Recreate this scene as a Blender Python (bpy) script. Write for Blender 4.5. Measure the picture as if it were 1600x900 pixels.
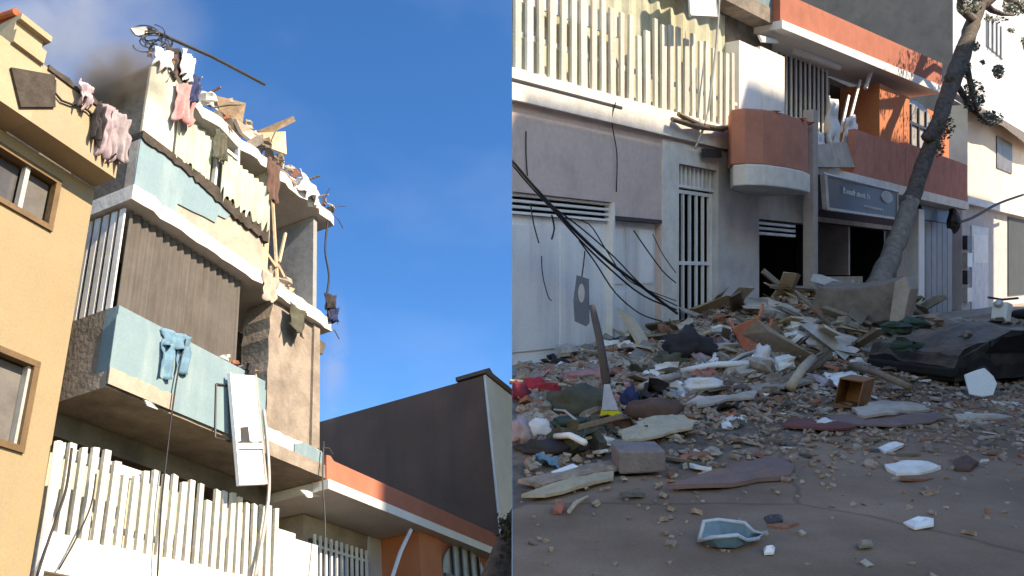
import bpy, bmesh, math, random
from mathutils import Vector, Matrix, noise
random.seed(7)
R_ = random.uniform
for o in list(bpy.data.objects): bpy.data.objects.remove(o)
sc = bpy.context.scene
C = sc.collection

# ------------------------------------------------------------------ camera
F, CX, CY, H = 1350.0, 800.0, 428.0, 1.7       # focal length and principal point in 1600x900 pixels; eye height
cam_d = bpy.data.cameras.new('camera'); cam = bpy.data.objects.new('camera', cam_d); C.objects.link(cam)
cam.location = (0, 0, H); cam.rotation_euler = (math.pi/2, 0, 0)
cam_d.sensor_width = 36; cam_d.lens = 36*F/1600; cam_d.shift_y = -(450-CY)/1600
cam_d.clip_start = .05; cam_d.clip_end = 3000
sc.camera = cam
EYE = Vector((0, 0, H))
def ray(x, y): return Vector(((x-CX)/F, 1.0, -(y-CY)/F))

# ------------------------------------------------------------------ the two stretches of street
class Frame:                                   # s along the facade line, o out of it, u up it
    def __init__(s, P, d, n, U, side):
        s.P, s.d, s.n, s.U, s.side = P, d, n, U, side
        s.rot = Matrix((d, -n, U)).transposed().to_4x4()
    def p(s, a, o, u): return s.P + s.d*a + s.n*o + s.U*u
    def at(s, x, y, o=0.0):                    # where a line of sight meets the plane o
        r = ray(x, y); t = (s.P + s.n*o - EYE).dot(s.n)/r.dot(s.n)
        q = EYE + r*t - s.P
        return (q.dot(s.d), q.dot(s.U))
UL = Vector((-0.10846, 0.50665, 0.8553)).normalized()
dl = Vector((0.39816, 0.81049, -0.42962)); dl = (dl - UL*dl.dot(UL)).normalized()
FL = Frame(EYE + ray(505, 740)*11.0, dl, dl.cross(UL), UL, 'L')
dr = Vector((1170, F, 0)).normalized()
FR = Frame(Vector((0, F*H/157, 0)), dr, Vector((dr.y, -dr.x, 0)), Vector((0, 0, 1)), 'R')
FW = Frame(Vector((0, 0, 0)), Vector((1, 0, 0)), Vector((0, -1, 0)), Vector((0, 0, 1)), None)

# ------------------------------------------------------------------ sky, sun, exposure
SUN = Vector((.66, -.03, .75)).normalized()    # towards the sun
w = bpy.data.worlds.new('World'); sc.world = w; w.use_nodes = True
nt = w.node_tree; nt.nodes.clear()
def N(t, ty, **k):
    n = t.nodes.new(ty)
    for a, b in k.items(): setattr(n, a, b)
    return n
tc = N(nt, 'ShaderNodeTexCoord'); cb = N(nt, 'ShaderNodeCombineXYZ')
B_ = (SUN - UL*SUN.dot(UL)).normalized(); A_ = B_.cross(UL)
for i, ax in enumerate((A_, B_, UL)):
    dt = N(nt, 'ShaderNodeVectorMath', operation='DOT_PRODUCT'); dt.inputs[1].default_value = ax
    nt.links.new(tc.outputs['Generated'], dt.inputs[0]); nt.links.new(dt.outputs['Value'], cb.inputs[i])
sky = N(nt, 'ShaderNodeTexSky', sky_type='NISHITA'); sky.sun_disc = False
sky.sun_elevation = math.asin(SUN.dot(UL)); sky.sun_rotation = 0.0
sky.air_density = 1.0; sky.dust_density = 0.7; sky.ozone_density = 3.0; sky.altitude = 3000
nt.links.new(cb.outputs[0], sky.inputs['Vector'])
mp = N(nt, 'ShaderNodeMapping'); mp.inputs['Scale'].default_value = (5, 3.2, 7); mp.inputs['Rotation'].default_value = (.3, .5, .2)
nz = N(nt, 'ShaderNodeTexNoise'); nz.inputs['Scale'].default_value = 1.0; nz.inputs['Detail'].default_value = 5; nz.inputs['Roughness'].default_value = .5
cr = N(nt, 'ShaderNodeMapRange'); cr.inputs['From Min'].default_value = .46; cr.inputs['From Max'].default_value = .80; cr.inputs['To Max'].default_value = .05
mx = N(nt, 'ShaderNodeMix', data_type='RGBA'); mx.inputs['B'].default_value = (3.4, 4.4, 6.4, 1)
nt.links.new(tc.outputs['Generated'], mp.inputs['Vector']); nt.links.new(mp.outputs[0], nz.inputs['Vector'])
nt.links.new(nz.outputs['Fac'], cr.inputs['Value']); nt.links.new(cr.outputs[0], mx.inputs['Factor']); hs = N(nt, 'ShaderNodeHueSaturation'); hs.inputs['Saturation'].default_value = 1.26; nt.links.new(sky.outputs[0], hs.inputs['Color']); gm = N(nt, 'ShaderNodeGamma'); gm.inputs['Gamma'].default_value = 1.2; nt.links.new(hs.outputs[0], gm.inputs['Color']); nt.links.new(gm.outputs[0], mx.inputs['A'])
bg = N(nt, 'ShaderNodeBackground'); bg.inputs['Strength'].default_value = 0.088
wo = N(nt, 'ShaderNodeOutputWorld')
nt.links.new(mx.outputs['Result'], bg.inputs['Color']); nt.links.new(bg.outputs[0], wo.inputs['Surface'])
sd = bpy.data.lights.new('sun', 'SUN'); sd.energy = 2.3; sd.angle = math.radians(.6); sd.color = (1, .975, .945)
so = bpy.data.objects.new('sun', sd); C.objects.link(so); so.rotation_euler = (-SUN).to_track_quat('-Z', 'Y').to_euler(); so.location = (30, -10, 40)
sc.view_settings.view_transform = 'Standard'; sc.view_settings.look = 'None'
sc.view_settings.exposure = 2.14; sc.view_settings.gamma = 1
sc.view_settings.use_white_balance = True; sc.view_settings.white_balance_temperature = 9800; sc.view_settings.white_balance_tint = 12

# ------------------------------------------------------------------ materials
MATS = {}
def mat(name, col, col2=None, scale=5, rough=.85, bump=.25, dirt=0.0, dirtcol=(.07, .06, .05), dscale=1.2, streak=False, metal=0.0, spec=.3, grain=.13):
    if name in MATS: return MATS[name]
    m = bpy.data.materials.new(name); m.use_nodes = True; t = m.node_tree; b = t.nodes['Principled BSDF']
    b.inputs['Roughness'].default_value = rough; b.inputs['Metallic'].default_value = metal; b.inputs['Specular IOR Level'].default_value = spec
    co = N(t, 'ShaderNodeTexCoord')
    if col2 is None: col2 = tuple(c*.72 for c in col)
    n1 = N(t, 'ShaderNodeTexNoise'); n1.inputs['Scale'].default_value = scale; n1.inputs['Detail'].default_value = 8; n1.inputs['Roughness'].default_value = .65
    t.links.new(co.outputs['Object'], n1.inputs['Vector'])
    r1 = N(t, 'ShaderNodeMapRange'); r1.inputs['From Min'].default_value = .35; r1.inputs['From Max'].default_value = .68
    t.links.new(n1.outputs['Fac'], r1.inputs['Value'])
    m1 = N(t, 'ShaderNodeMix', data_type='RGBA'); m1.inputs['A'].default_value = (*col, 1); m1.inputs['B'].default_value = (*col2, 1)
    t.links.new(r1.outputs[0], m1.inputs['Factor'])
    out = m1.outputs['Result']
    if dirt:
        mpn = N(t, 'ShaderNodeMapping')
        mpn.inputs['Scale'].default_value = (dscale*2.5, dscale*2.5, dscale*.35) if streak else (dscale,)*3
        n2 = N(t, 'ShaderNodeTexNoise'); n2.inputs['Scale'].default_value = 1.6; n2.inputs['Detail'].default_value = 7; n2.inputs['Roughness'].default_value = .6
        t.links.new(co.outputs['Object'], mpn.inputs['Vector']); t.links.new(mpn.outputs[0], n2.inputs['Vector'])
        r2 = N(t, 'ShaderNodeMapRange'); r2.inputs['From Min'].default_value = .47; r2.inputs['From Max'].default_value = .72; r2.inputs['To Max'].default_value = dirt
        t.links.new(n2.outputs['Fac'], r2.inputs['Value'])
        m2 = N(t, 'ShaderNodeMix', data_type='RGBA'); m2.inputs['B'].default_value = (*dirtcol, 1)
        t.links.new(r2.outputs[0], m2.inputs['Factor']); t.links.new(out, m2.inputs['A']); out = m2.outputs['Result']
    ng = N(t, 'ShaderNodeTexNoise'); ng.inputs['Scale'].default_value = max(40, scale*9); ng.inputs['Detail'].default_value = 5; ng.inputs['Roughness'].default_value = .75
    t.links.new(co.outputs['Object'], ng.inputs['Vector'])
    rg_ = N(t, 'ShaderNodeMapRange'); rg_.inputs['From Min'].default_value = .3; rg_.inputs['From Max'].default_value = .7; rg_.inputs['To Min'].default_value = 1-grain; rg_.inputs['To Max'].default_value = 1+grain*.5
    t.links.new(ng.outputs['Fac'], rg_.inputs['Value'])
    mg = N(t, 'ShaderNodeVectorMath', operation='SCALE'); t.links.new(out, mg.inputs[0]); t.links.new(rg_.outputs[0], mg.inputs['Scale']); out = mg.outputs[0]
    oi = N(t, 'ShaderNodeObjectInfo'); hv = N(t, 'ShaderNodeHueSaturation')
    rr = N(t, 'ShaderNodeMapRange'); rr.inputs['To Min'].default_value = .86; rr.inputs['To Max'].default_value = 1.1
    t.links.new(oi.outputs['Random'], rr.inputs['Value']); t.links.new(rr.outputs[0], hv.inputs['Value'])
    t.links.new(out, hv.inputs['Color']); t.links.new(hv.outputs[0], b.inputs['Base Color'])
    if bump:
        n3 = N(t, 'ShaderNodeTexNoise'); n3.inputs['Scale'].default_value = scale*5; n3.inputs['Detail'].default_value = 6
        t.links.new(co.outputs['Object'], n3.inputs['Vector'])
        bp = N(t, 'ShaderNodeBump'); bp.inputs['Strength'].default_value = bump; bp.inputs['Distance'].default_value = .02
        t.links.new(n3.outputs['Fac'], bp.inputs['Height']); t.links.new(bp.outputs[0], b.inputs['Normal'])
    MATS[name] = m; return m
yellow = mat('yellow paint', (.295, .232, .145), (.26, .204, .128), 1.5, dirt=.5, dirtcol=(.36, .24, .13), dscale=1.1, streak=True)
yellow2 = mat('pale yellow paint', (.36, .295, .205), (.315, .255, .175), 2, dirt=.3, dirtcol=(.4, .28, .14))
brownf = mat('brown frame', (.16, .10, .05), rough=.5)
glassd = mat('dark glass', (.05, .05, .055), (.10, .10, .105), 1.2, rough=.12, bump=.02, spec=.5)
glassg = mat('grey curtained glass', (.17, .16, .155), (.09, .085, .08), 2.2, rough=.5, bump=.02)
alu = mat('aluminium', (.55, .54, .52), rough=.4, metal=.3, bump=.05)
blue = mat('pale blue paint', (.172, .262, .30), (.147, .235, .275), 2.5, dirt=.3, dirtcol=(.35, .42, .42), dscale=1.6, streak=True)
conc = mat('grey concrete', (.32, .27, .23), (.21, .175, .15), 4, dirt=.6, dirtcol=(.10, .085, .07), dscale=1.5, bump=.5)
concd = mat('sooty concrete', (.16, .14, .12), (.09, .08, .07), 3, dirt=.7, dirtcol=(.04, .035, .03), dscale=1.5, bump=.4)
plast = mat('beige plaster', (.46, .39, .33), (.36, .30, .25), 3, dirt=.5, dirtcol=(.2, .16, .13), dscale=1.6, bump=.4)
white = mat('white plaster', (.74, .71, .67), (.62, .59, .55), 3, dirt=.35, dirtcol=(.33, .29, .25), dscale=1.4, bump=.3)
whitep = mat('white paint', (.78, .78, .77), (.70, .70, .70), 3, rough=.55, bump=.12, dirt=.2, dirtcol=(.4, .38, .35))
cream = mat('cream slat paint', (.62, .60, .55), (.54, .52, .47), 4, rough=.6, dirt=.4, dirtcol=(.30, .26, .18), dscale=2, streak=True)
blind = mat('stained taupe blind', (.135, .122, .112), (.10, .09, .083), 2.5, dirt=.75, dirtcol=(.07, .055, .045), dscale=2.2, streak=True, bump=.1)
sage = mat('sage curtain', (.48, .47, .36), (.36, .36, .27), 3, dirt=.4, dirtcol=(.12, .12, .1), streak=True)
pale = mat('pale lace curtain', (.50, .52, .45), (.38, .40, .34), 5, dirt=.5, dirtcol=(.25, .26, .2), dscale=2)
torn = mat('torn dark lining', (.075, .06, .05), (.03, .025, .02), 6, bump=.6)
red = mat('salmon red paint', (.44, .15, .10), (.38, .125, .082), 3, dirt=.35, dirtcol=(.22, .08, .05), dscale=1.1)
orange = mat('orange paint', (.55, .19, .09), (.48, .16, .078), 3, dirt=.2, dirtcol=(.4, .12, .05))
brick = mat('red brick', (.36, .14, .085), (.26, .10, .06), 8, bump=.6, dirt=.5, dirtcol=(.33, .28, .24), dscale=3)
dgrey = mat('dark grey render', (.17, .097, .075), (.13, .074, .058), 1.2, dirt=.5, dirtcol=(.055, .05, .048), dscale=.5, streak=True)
steel = mat('dark steel', (.05, .05, .055), rough=.5, bump=.05)
wire = mat('black cable', (.025, .025, .03), rough=.6, bump=0)
wood = mat('weathered wood', (.26, .19, .13), (.15, .11, .075), 7, bump=.5)
woodp = mat('pale wood', (.50, .40, .29), (.38, .30, .21), 7, bump=.4)
woodr = mat('brown furniture wood', (.27, .12, .055), (.17, .075, .035), 5, rough=.5)
asph = mat('asphalt', (.305, .192, .134), (.225, .142, .10), 1.6, bump=.35, dirt=.55, dirtcol=(.36, .25, .185), dscale=.9, grain=.2)
def crack(m):
    t = m.node_tree; b = t.nodes['Principled BSDF']; src = b.inputs['Base Color'].links[0].from_socket
    co = N(t, 'ShaderNodeTexCoord'); nz = N(t, 'ShaderNodeTexNoise'); nz.inputs['Scale'].default_value = 1.3; nz.inputs['Detail'].default_value = 6
    ad = N(t, 'ShaderNodeMix', data_type='RGBA'); ad.inputs['Factor'].default_value = .25; vo = N(t, 'ShaderNodeTexVoronoi', feature='DISTANCE_TO_EDGE'); vo.inputs['Scale'].default_value = .42
    t.links.new(co.outputs['Object'], nz.inputs['Vector']); t.links.new(co.outputs['Object'], ad.inputs['A']); t.links.new(nz.outputs['Color'], ad.inputs['B']); t.links.new(ad.outputs['Result'], vo.inputs['Vector'])
    rm = N(t, 'ShaderNodeMapRange'); rm.inputs['From Min'].default_value = .004; rm.inputs['From Max'].default_value = .010; rm.inputs['To Min'].default_value = .68; rm.inputs['To Max'].default_value = 1
    t.links.new(vo.outputs['Distance'], rm.inputs['Value'])
    n2 = N(t, 'ShaderNodeTexNoise'); n2.inputs['Scale'].default_value = .45; n2.inputs['Detail'].default_value = 4; t.links.new(co.outputs['Object'], n2.inputs['Vector'])
    r2 = N(t, 'ShaderNodeMapRange'); r2.inputs['From Min'].default_value = .35; r2.inputs['From Max'].default_value = .65; r2.inputs['To Min'].default_value = .68; r2.inputs['To Max'].default_value = 1.1
    t.links.new(n2.outputs['Fac'], r2.inputs['Value']); mm = N(t, 'ShaderNodeMath', operation='MULTIPLY'); t.links.new(rm.outputs[0], mm.inputs[0]); t.links.new(r2.outputs[0], mm.inputs[1])
    sc2 = N(t, 'ShaderNodeVectorMath', operation='SCALE'); t.links.new(src, sc2.inputs[0]); t.links.new(mm.outputs[0], sc2.inputs['Scale']); t.links.new(sc2.outputs[0], b.inputs['Base Color'])
crack(asph)
dust = mat('rubble dust', (.38, .275, .21), (.15, .108, .083), 7, bump=.9, dirt=.6, dirtcol=(.30, .26, .235), dscale=2.4)
garage = mat('blue-white door paint', (.79, .79, .80), (.73, .73, .75), 1.5, rough=.55, bump=.06, dirt=.4, dirtcol=(.36, .38, .42), dscale=.7, streak=True)
mauve = mat('mauve tile render', (.71, .555, .51), (.61, .475, .435), 9, bump=.4, dirt=.4, dirtcol=(.3, .27, .26), dscale=.8)
void = mat('unlit interior', (.02, .018, .018), rough=.95, bump=0, spec=0)  # near-black colour carries the shade inside the openings
signm = mat('slate sign face', (.075, .085, .10), (.06, .07, .085), 2, rough=.45, bump=.03)
bark = mat('bark', (.15, .12, .10), (.055, .045, .038), 9, bump=1.0)
barkd = mat('shaded bark', (.14, .112, .094), (.045, .036, .03), 9, bump=1.0)  # darker tone holds the shade of the silhouetted trunk
leafm = mat('leaves', (.05, .06, .03), (.025, .03, .015), 6, rough=.6)
carp = mat('dusty dark car paint', (.012, .013, .014), (.022, .021, .02), 2.5, rough=.6, bump=.3, dirt=.6, dirtcol=(.075, .066, .058), dscale=1.6)
def settle(m, col, k):
    t = m.node_tree; b = t.nodes['Principled BSDF']; src = b.inputs['Base Color'].links[0].from_socket
    g = N(t, 'ShaderNodeNewGeometry'); sx = N(t, 'ShaderNodeSeparateXYZ'); t.links.new(g.outputs['Normal'], sx.inputs[0])
    nz = N(t, 'ShaderNodeTexNoise'); nz.inputs['Scale'].default_value = 6; nz.inputs['Detail'].default_value = 7; ml = N(t, 'ShaderNodeMath', operation='MULTIPLY')
    rm = N(t, 'ShaderNodeMapRange'); rm.inputs['From Min'].default_value = .3; rm.inputs['From Max'].default_value = .95; rm.inputs['To Max'].default_value = k*2
    t.links.new(sx.outputs['Z'], rm.inputs['Value']); t.links.new(rm.outputs[0], ml.inputs[0]); t.links.new(nz.outputs['Fac'], ml.inputs[1])
    mx_ = N(t, 'ShaderNodeMix', data_type='RGBA'); mx_.clamp_factor = True; mx_.inputs['B'].default_value = (*col, 1)
    t.links.new(ml.outputs[0], mx_.inputs['Factor']); t.links.new(src, mx_.inputs['A']); t.links.new(mx_.outputs['Result'], b.inputs['Base Color'])
settle(carp, (.20, .155, .125), .6)
rubber = mat('rubber', (.02, .02, .02), rough=.8)
cl = lambda n, c, k=.6: mat(n, c, tuple(x*k for x in c), 5, rough=.95, bump=.25)
c_pink, c_red, c_dark, c_blue, c_white = cl('pink cloth', (.52, .25, .25)), cl('red cloth', (.45, .035, .05)), cl('dark cloth', (.045, .04, .045)), cl('washed blue cloth', (.13, .27, .38)), cl('white cloth', (.72, .70, .70), .8)
c_lilac, c_olive, c_brown, c_yel = cl('lilac cloth', (.42, .33, .37)), cl('olive cloth', (.10, .10, .075)), cl('brown cloth', (.13, .075, .06)), cl('yellow bristle', (.62, .56, .03), .8)
c_green, c_orange, c_navy = cl('dark green cloth', (.05, .09, .075)), cl('orange plastic', (.62, .19, .11)), cl('navy cloth', (.03, .045, .12))

# ------------------------------------------------------------------ mesh collecting
class MB:
    def __init__(s, fr=FW): s.f = fr; s.v = []; s.fc = []
    def add(s, vs, fs):
        k = len(s.v); s.v += vs; s.fc += [tuple(i+k for i in f) for f in fs]; return s
    def box(s, a0, a1, o0, o1, u0, u1):
        p = s.f.p
        return s.add([p(a, o, u) for u in (u0, u1) for o in (o0, o1) for a in (a0, a1)],
                     [(0, 1, 3, 2), (4, 6, 7, 5), (0, 4, 5, 1), (2, 3, 7, 6), (0, 2, 6, 4), (1, 5, 7, 3)])
    def ext(s, A, B):                          # two matching loops of world points
        n = len(A)
        return s.add(list(A)+list(B), [tuple(range(n)), tuple(range(2*n-1, n-1, -1))]+[(i, (i+1) % n, n+(i+1) % n, n+i) for i in range(n)])
    def prism(s, poly, o0, o1): return s.ext([s.f.p(a, o0, u) for a, u in poly], [s.f.p(a, o1, u) for a, u in poly])
    def plan(s, poly, u0, u1): return s.ext([s.f.p(a, o, u0) for a, o in poly], [s.f.p(a, o, u1) for a, o in poly])
    def slab(s, pts, th, nrm=None):            # planar-ish polygon of world points with thickness
        pts = [Vector(q) for q in pts]
        if nrm is None:
            nrm = Vector((0, 0, 0))
            for i in range(len(pts)): nrm += pts[i].cross(pts[(i+1) % len(pts)])
            nrm.normalize()
        return s.ext([q-nrm*th/2 for q in pts], [q+nrm*th/2 for q in pts])
    def tube(s, pts, r, n=6):
        pts = [Vector(q) for q in pts]; rs = r if isinstance(r, (list, tuple)) else [r]*len(pts)
        vs = []
        for i, q in enumerate(pts):
            t = (pts[min(i+1, len(pts)-1)]-pts[max(i-1, 0)]).normalized()
            a = t.cross(Vector((.31, .2, .93))).normalized(); b = t.cross(a)
            vs += [q+(a*math.cos(k*2*math.pi/n)+b*math.sin(k*2*math.pi/n))*rs[i] for k in range(n)]
        fs = [tuple(range(n)), tuple(range(len(vs)-1, len(vs)-n-1, -1))]
        for i in range(len(pts)-1):
            fs += [(i*n+k, i*n+(k+1) % n, (i+1)*n+(k+1) % n, (i+1)*n+k) for k in range(n)]
        return s.add(vs, fs)
    def rough(s, pts, rs, n=14, step=6, seed=0, amp=.16):   # trunk: knotty tube
        pts = [Vector(q) for q in pts]; Q = []; W = []
        for i in range(len(pts)-1):
            p0, p1, p2, p3 = pts[max(i-1, 0)], pts[i], pts[i+1], pts[min(i+2, len(pts)-1)]
            for k in range(step):
                t = k/step; Q.append(.5*((2*p1)+(p2-p0)*t+(2*p0-5*p1+4*p2-p3)*t*t+(3*p1-p0-3*p2+p3)*t**3)); W.append(rs[i]+(rs[i+1]-rs[i])*t)
        Q.append(pts[-1]); W.append(rs[-1]); k0 = len(s.v); s.tube(Q, W, n)
        for i, c in enumerate(Q):
            for k in range(n):
                v = s.v[k0+i*n+k]; d = v-c
                s.v[k0+i*n+k] = c+d*(1+amp*noise.noise(v*2.2+Vector((seed, 0, 0)))+amp*.9*noise.noise(Vector((v.x*7, v.y*7, v.z*2.2+seed))))
        return s
    def cloth(s, P, e1, e2, nx=8, ny=8, amp=.05, folds=3.0, th=.012, rag=.1, seed=0):
        P, e1, e2 = Vector(P), Vector(e1), Vector(e2); nr = e1.cross(e2).normalized()
        g = []
        for j in range(ny+1):
            for i in range(nx+1):
                a, b = i/nx, j/ny
                bb = b*(1+rag*noise.noise(Vector((a*4, seed, 3.1)))*1.6)
                aa = .5+(a-.5)*(1-.18*math.sin(b*2.6)+rag*noise.noise(Vector((b*3, seed, 9))))
                off = amp*(math.sin(a*folds*6.28+seed+b*1.2)*(.3+b)+1.3*noise.noise(Vector((a*3, b*3, seed*1.7)))+.9*noise.noise(Vector((a*8, b*4, seed*2.7))))
                g.append(P+e1*aa+e2*bb+nr*off)
        m = len(g); W = nx+1
        vs = [q+nr*th/2 for q in g]+[q-nr*th/2 for q in g]
        fs = []
        for j in range(ny):
            for i in range(nx):
                q = (j*W+i, j*W+i+1, (j+1)*W+i+1, (j+1)*W+i); fs += [q, tuple(m+k for k in reversed(q))]
        rim = [i for i in range(nx)]+[j*W+nx for j in range(ny)]+[ny*W+i for i in range(nx, 0, -1)]+[j*W for j in range(ny, 0, -1)]
        fs += [(rim[i], m+rim[i], m+rim[(i+1) % len(rim)], rim[(i+1) % len(rim)]) for i in range(len(rim))]
        return s.add(vs, fs)
    def lump(s, c, rad, seed=0, rough=.25, seg=14, ring=9, flat=0):   # irregular closed bag-like body
        vs = []; c = Vector(c)
        for j in range(ring+1):
            th = math.pi*j/ring
            for i in range(seg):
                ph = 2*math.pi*i/seg
                d = Vector((math.sin(th)*math.cos(ph), math.sin(th)*math.sin(ph), math.cos(th)))
                k = 1+rough*noise.noise(d*1.7+Vector((seed, 0, 0)))*1.5+rough*.6*noise.noise(d*4+Vector((0, seed, 0)))
                q = Vector((d.x*rad[0], d.y*rad[1], d.z*rad[2]))*k
                if flat and q.z < -flat: q.z = -flat
                vs.append(c+q)
        fs = [(j*seg+i, j*seg+(i+1) % seg, (j+1)*seg+(i+1) % seg, (j+1)*seg+i) for j in range(ring) for i in range(seg)]
        return s.add(vs, fs)
    def mesh(s, name, Minv, clip):
        bm = bmesh.new(); vs = [bm.verts.new(q) for q in s.v]
        for f in s.fc:
            try: bm.faces.new([vs[i] for i in f])
            except ValueError: pass
        bmesh.ops.remove_doubles(bm, verts=bm.verts, dist=1e-5)
        if clip:
            xs = [v.co.x for v in bm.verts]
            g = .0008
            if (clip == 'L' and max(xs) > -g) or (clip == 'R' and min(xs) < g):
                sg = 1 if clip == 'L' else -1
                res = bmesh.ops.bisect_plane(bm, geom=bm.verts[:]+bm.edges[:]+bm.faces[:], plane_co=(-sg*g, 0, 0), plane_no=(sg, 0, 0), clear_outer=True)
                ed = [e for e in res['geom_cut'] if isinstance(e, bmesh.types.BMEdge)]
                if ed:
                    try: bmesh.ops.edgenet_fill(bm, edges=ed)
                    except Exception: pass
        if not bm.faces: bm.free(); return None
        bmesh.ops.recalc_face_normals(bm, faces=bm.faces)
        bm.transform(Minv)
        me = bpy.data.meshes.new(name); bm.to_mesh(me); bm.free(); return me
    def build(s, name, m, parent, smooth=False, bevel=0):
        root = parent
        while root.parent: root = root.parent
        me = s.mesh(name, MW[root.name].inverted(), s.f.side)
        if me is None: return None
        o = bpy.data.objects.new(name, me); C.objects.link(o); o.parent = parent; me.materials.append(m)
        if smooth: me.polygons.foreach_set('use_smooth', [True]*len(me.polygons))
        if bevel:
            b = o.modifiers.new('bevel', 'BEVEL'); b.width = bevel; b.segments = 2; b.limit_method = 'ANGLE'
        return o
    def single(s, name, m, label, cat, base=None, group=None, smooth=False, kind=None, rot=None, bevel=0):   # a thing that is one mesh
        if base is None:
            c = sum(s.v, Vector())/len(s.v); k = min(q.dot(s.f.U) for q in s.v); base = c+s.f.U*(k-c.dot(s.f.U))
        Mw = Matrix.Translation(base) @ (rot or s.f.rot)
        me = s.mesh(name, Mw.inverted(), s.f.side)
        if me is None: return None
        o = bpy.data.objects.new(name, me); C.objects.link(o); o.matrix_world = Mw; me.materials.append(m); MW[o.name] = Mw
        if smooth: me.polygons.foreach_set('use_smooth', [True]*len(me.polygons))
        if bevel:
            b = o.modifiers.new('bevel', 'BEVEL'); b.width = bevel; b.segments = 2; b.limit_method = 'ANGLE'
        if kind: o['kind'] = kind
        if label: o['label'] = label
        if cat: o['category'] = cat
        if group: o['group'] = group
        return o
MW = {}
def thing(name, label, cat, fr, base, group=None):
    o = bpy.data.objects.new(name, None); C.objects.link(o); o.empty_display_size = .3
    o.matrix_world = Matrix.Translation(fr.p(*base)) @ fr.rot; MW[o.name] = o.matrix_world.copy()
    o['label'] = label; o['category'] = cat
    if group: o['group'] = group
    return o
def L(): return MB(FL)
def Rt(): return MB(FR)
def lp(x, y, o=0): a, u = FL.at(x, y, o); return FL.p(a, o, u)
def rp(x, y, o=0): a, u = FR.at(x, y, o); return FR.p(a, o, u)
def rag(a0, a1, u, n, amp, seed):              # ragged line from a0 to a1 near u
    return [(a0+(a1-a0)*i/n, u+amp*(noise.noise(Vector((i*.83, seed, 0)))+.5*noise.noise(Vector((i*2.3, seed, 5))))) for i in range(n+1)]
def corr(mb, a0, a1, o, u0, u1, wl, amp, th=.012, seed=0, ragb=0):   # hanging folded sheet
    n = max(6, int((a1-a0)/wl*6)); A = []; Bk = []
    for i in range(n+1):
        a = a0+(a1-a0)*i/n
        k = amp*math.sin(i/6*6.28+1.5*noise.noise(Vector((i*.13, seed, 1))))*(.6+.7*abs(noise.noise(Vector((i*.09, seed, 7)))))
        rb = ragb*noise.noise(Vector((i*.37, seed, 2)))
        A.append((a, o+k, rb))
    vs = []
    for z in (0, 1):
        for a, oo, rb in A: vs += [mb.f.p(a, oo, u0+rb if z == 0 else u1), mb.f.p(a, oo-th, u0+rb if z == 0 else u1)]
    m = (n+1)*2; fs = []
    for i in range(n):
        k = i*2
        fs += [(k, k+2, m+k+2, m+k), (k+1, m+k+1, m+k+3, k+3), (k, k+1, k+3, k+2), (m+k, m+k+2, m+k+3, m+k+1)]
    fs += [(0, m, m+1, 1), (2*n, 2*n+1, m+2*n+1, m+2*n)]
    return mb.add(vs, fs)

# ================================================================== SETTING
ST = 'structure'
m = Rt()
m.f = FW
mb = MB(FW); mb.f = Frame(Vector(), Vector((1, 0, 0)), Vector((0, -1, 0)), Vector((0, 0, 1)), 'R')
mb.add([Vector(q) for q in ((0, 1, 0), (400, 1, 0), (400, 700, 0), (0, 700, 0), (0, 1, -.1), (400, 1, -.1), (400, 700, -.1), (0, 700, -.1))], [(0, 1, 2, 3), (4, 7, 6, 5), (0, 4, 5, 1), (1, 5, 6, 2), (2, 6, 7, 3), (3, 7, 4, 0)])
mb.single('street', asph, 'grey asphalt street strewn with dust and rubble', None, kind=ST, base=Vector((0, 1, 0)))
mb = MB(FW); mb.box(-300, 300, -.996, 300, -.1, 0); mb.single('ground', asph, 'grey asphalt behind the viewer', None, kind=ST, base=Vector((0, 0, 0)))
UG = FL.at(800, 428)[1]*0 + (EYE-FL.P).dot(UL) - 1.45
mb = L(); mb.box(-30, 60, -.4, 9, UG-.15, UG); mb.single('road', asph, 'asphalt road below the tall damaged building', None, kind=ST)
mb = Rt(); mb.box(-2, 80, -.3, 1.5, .004, .13); sw = mb.single('pavement', conc, 'narrow concrete pavement along the house fronts', None, kind=ST)
# unseen houses across the street, tops and white paint shaped for shade and bounce
mb = Rt(); mb.prism([(-5, 0), (10.2, 0), (10.2, 18.8), (-2, 10.3), (-5, 8.2)], 13, 19)
mb.single('shade_house', white, 'unseen house across the street, shaped to shade the street', 'house')
mb = Rt(); mb.prism([(10.4, 0), (46, 0), (46, 24.3), (36, 24.3), (36, 25.2), (19, 25.2), (19, 23.4), (10.4, 23.4)], 13, 20)
mb.single('shade_block', whitep, 'unseen tall block across the street, shaped to shade the street', 'building')

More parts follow.
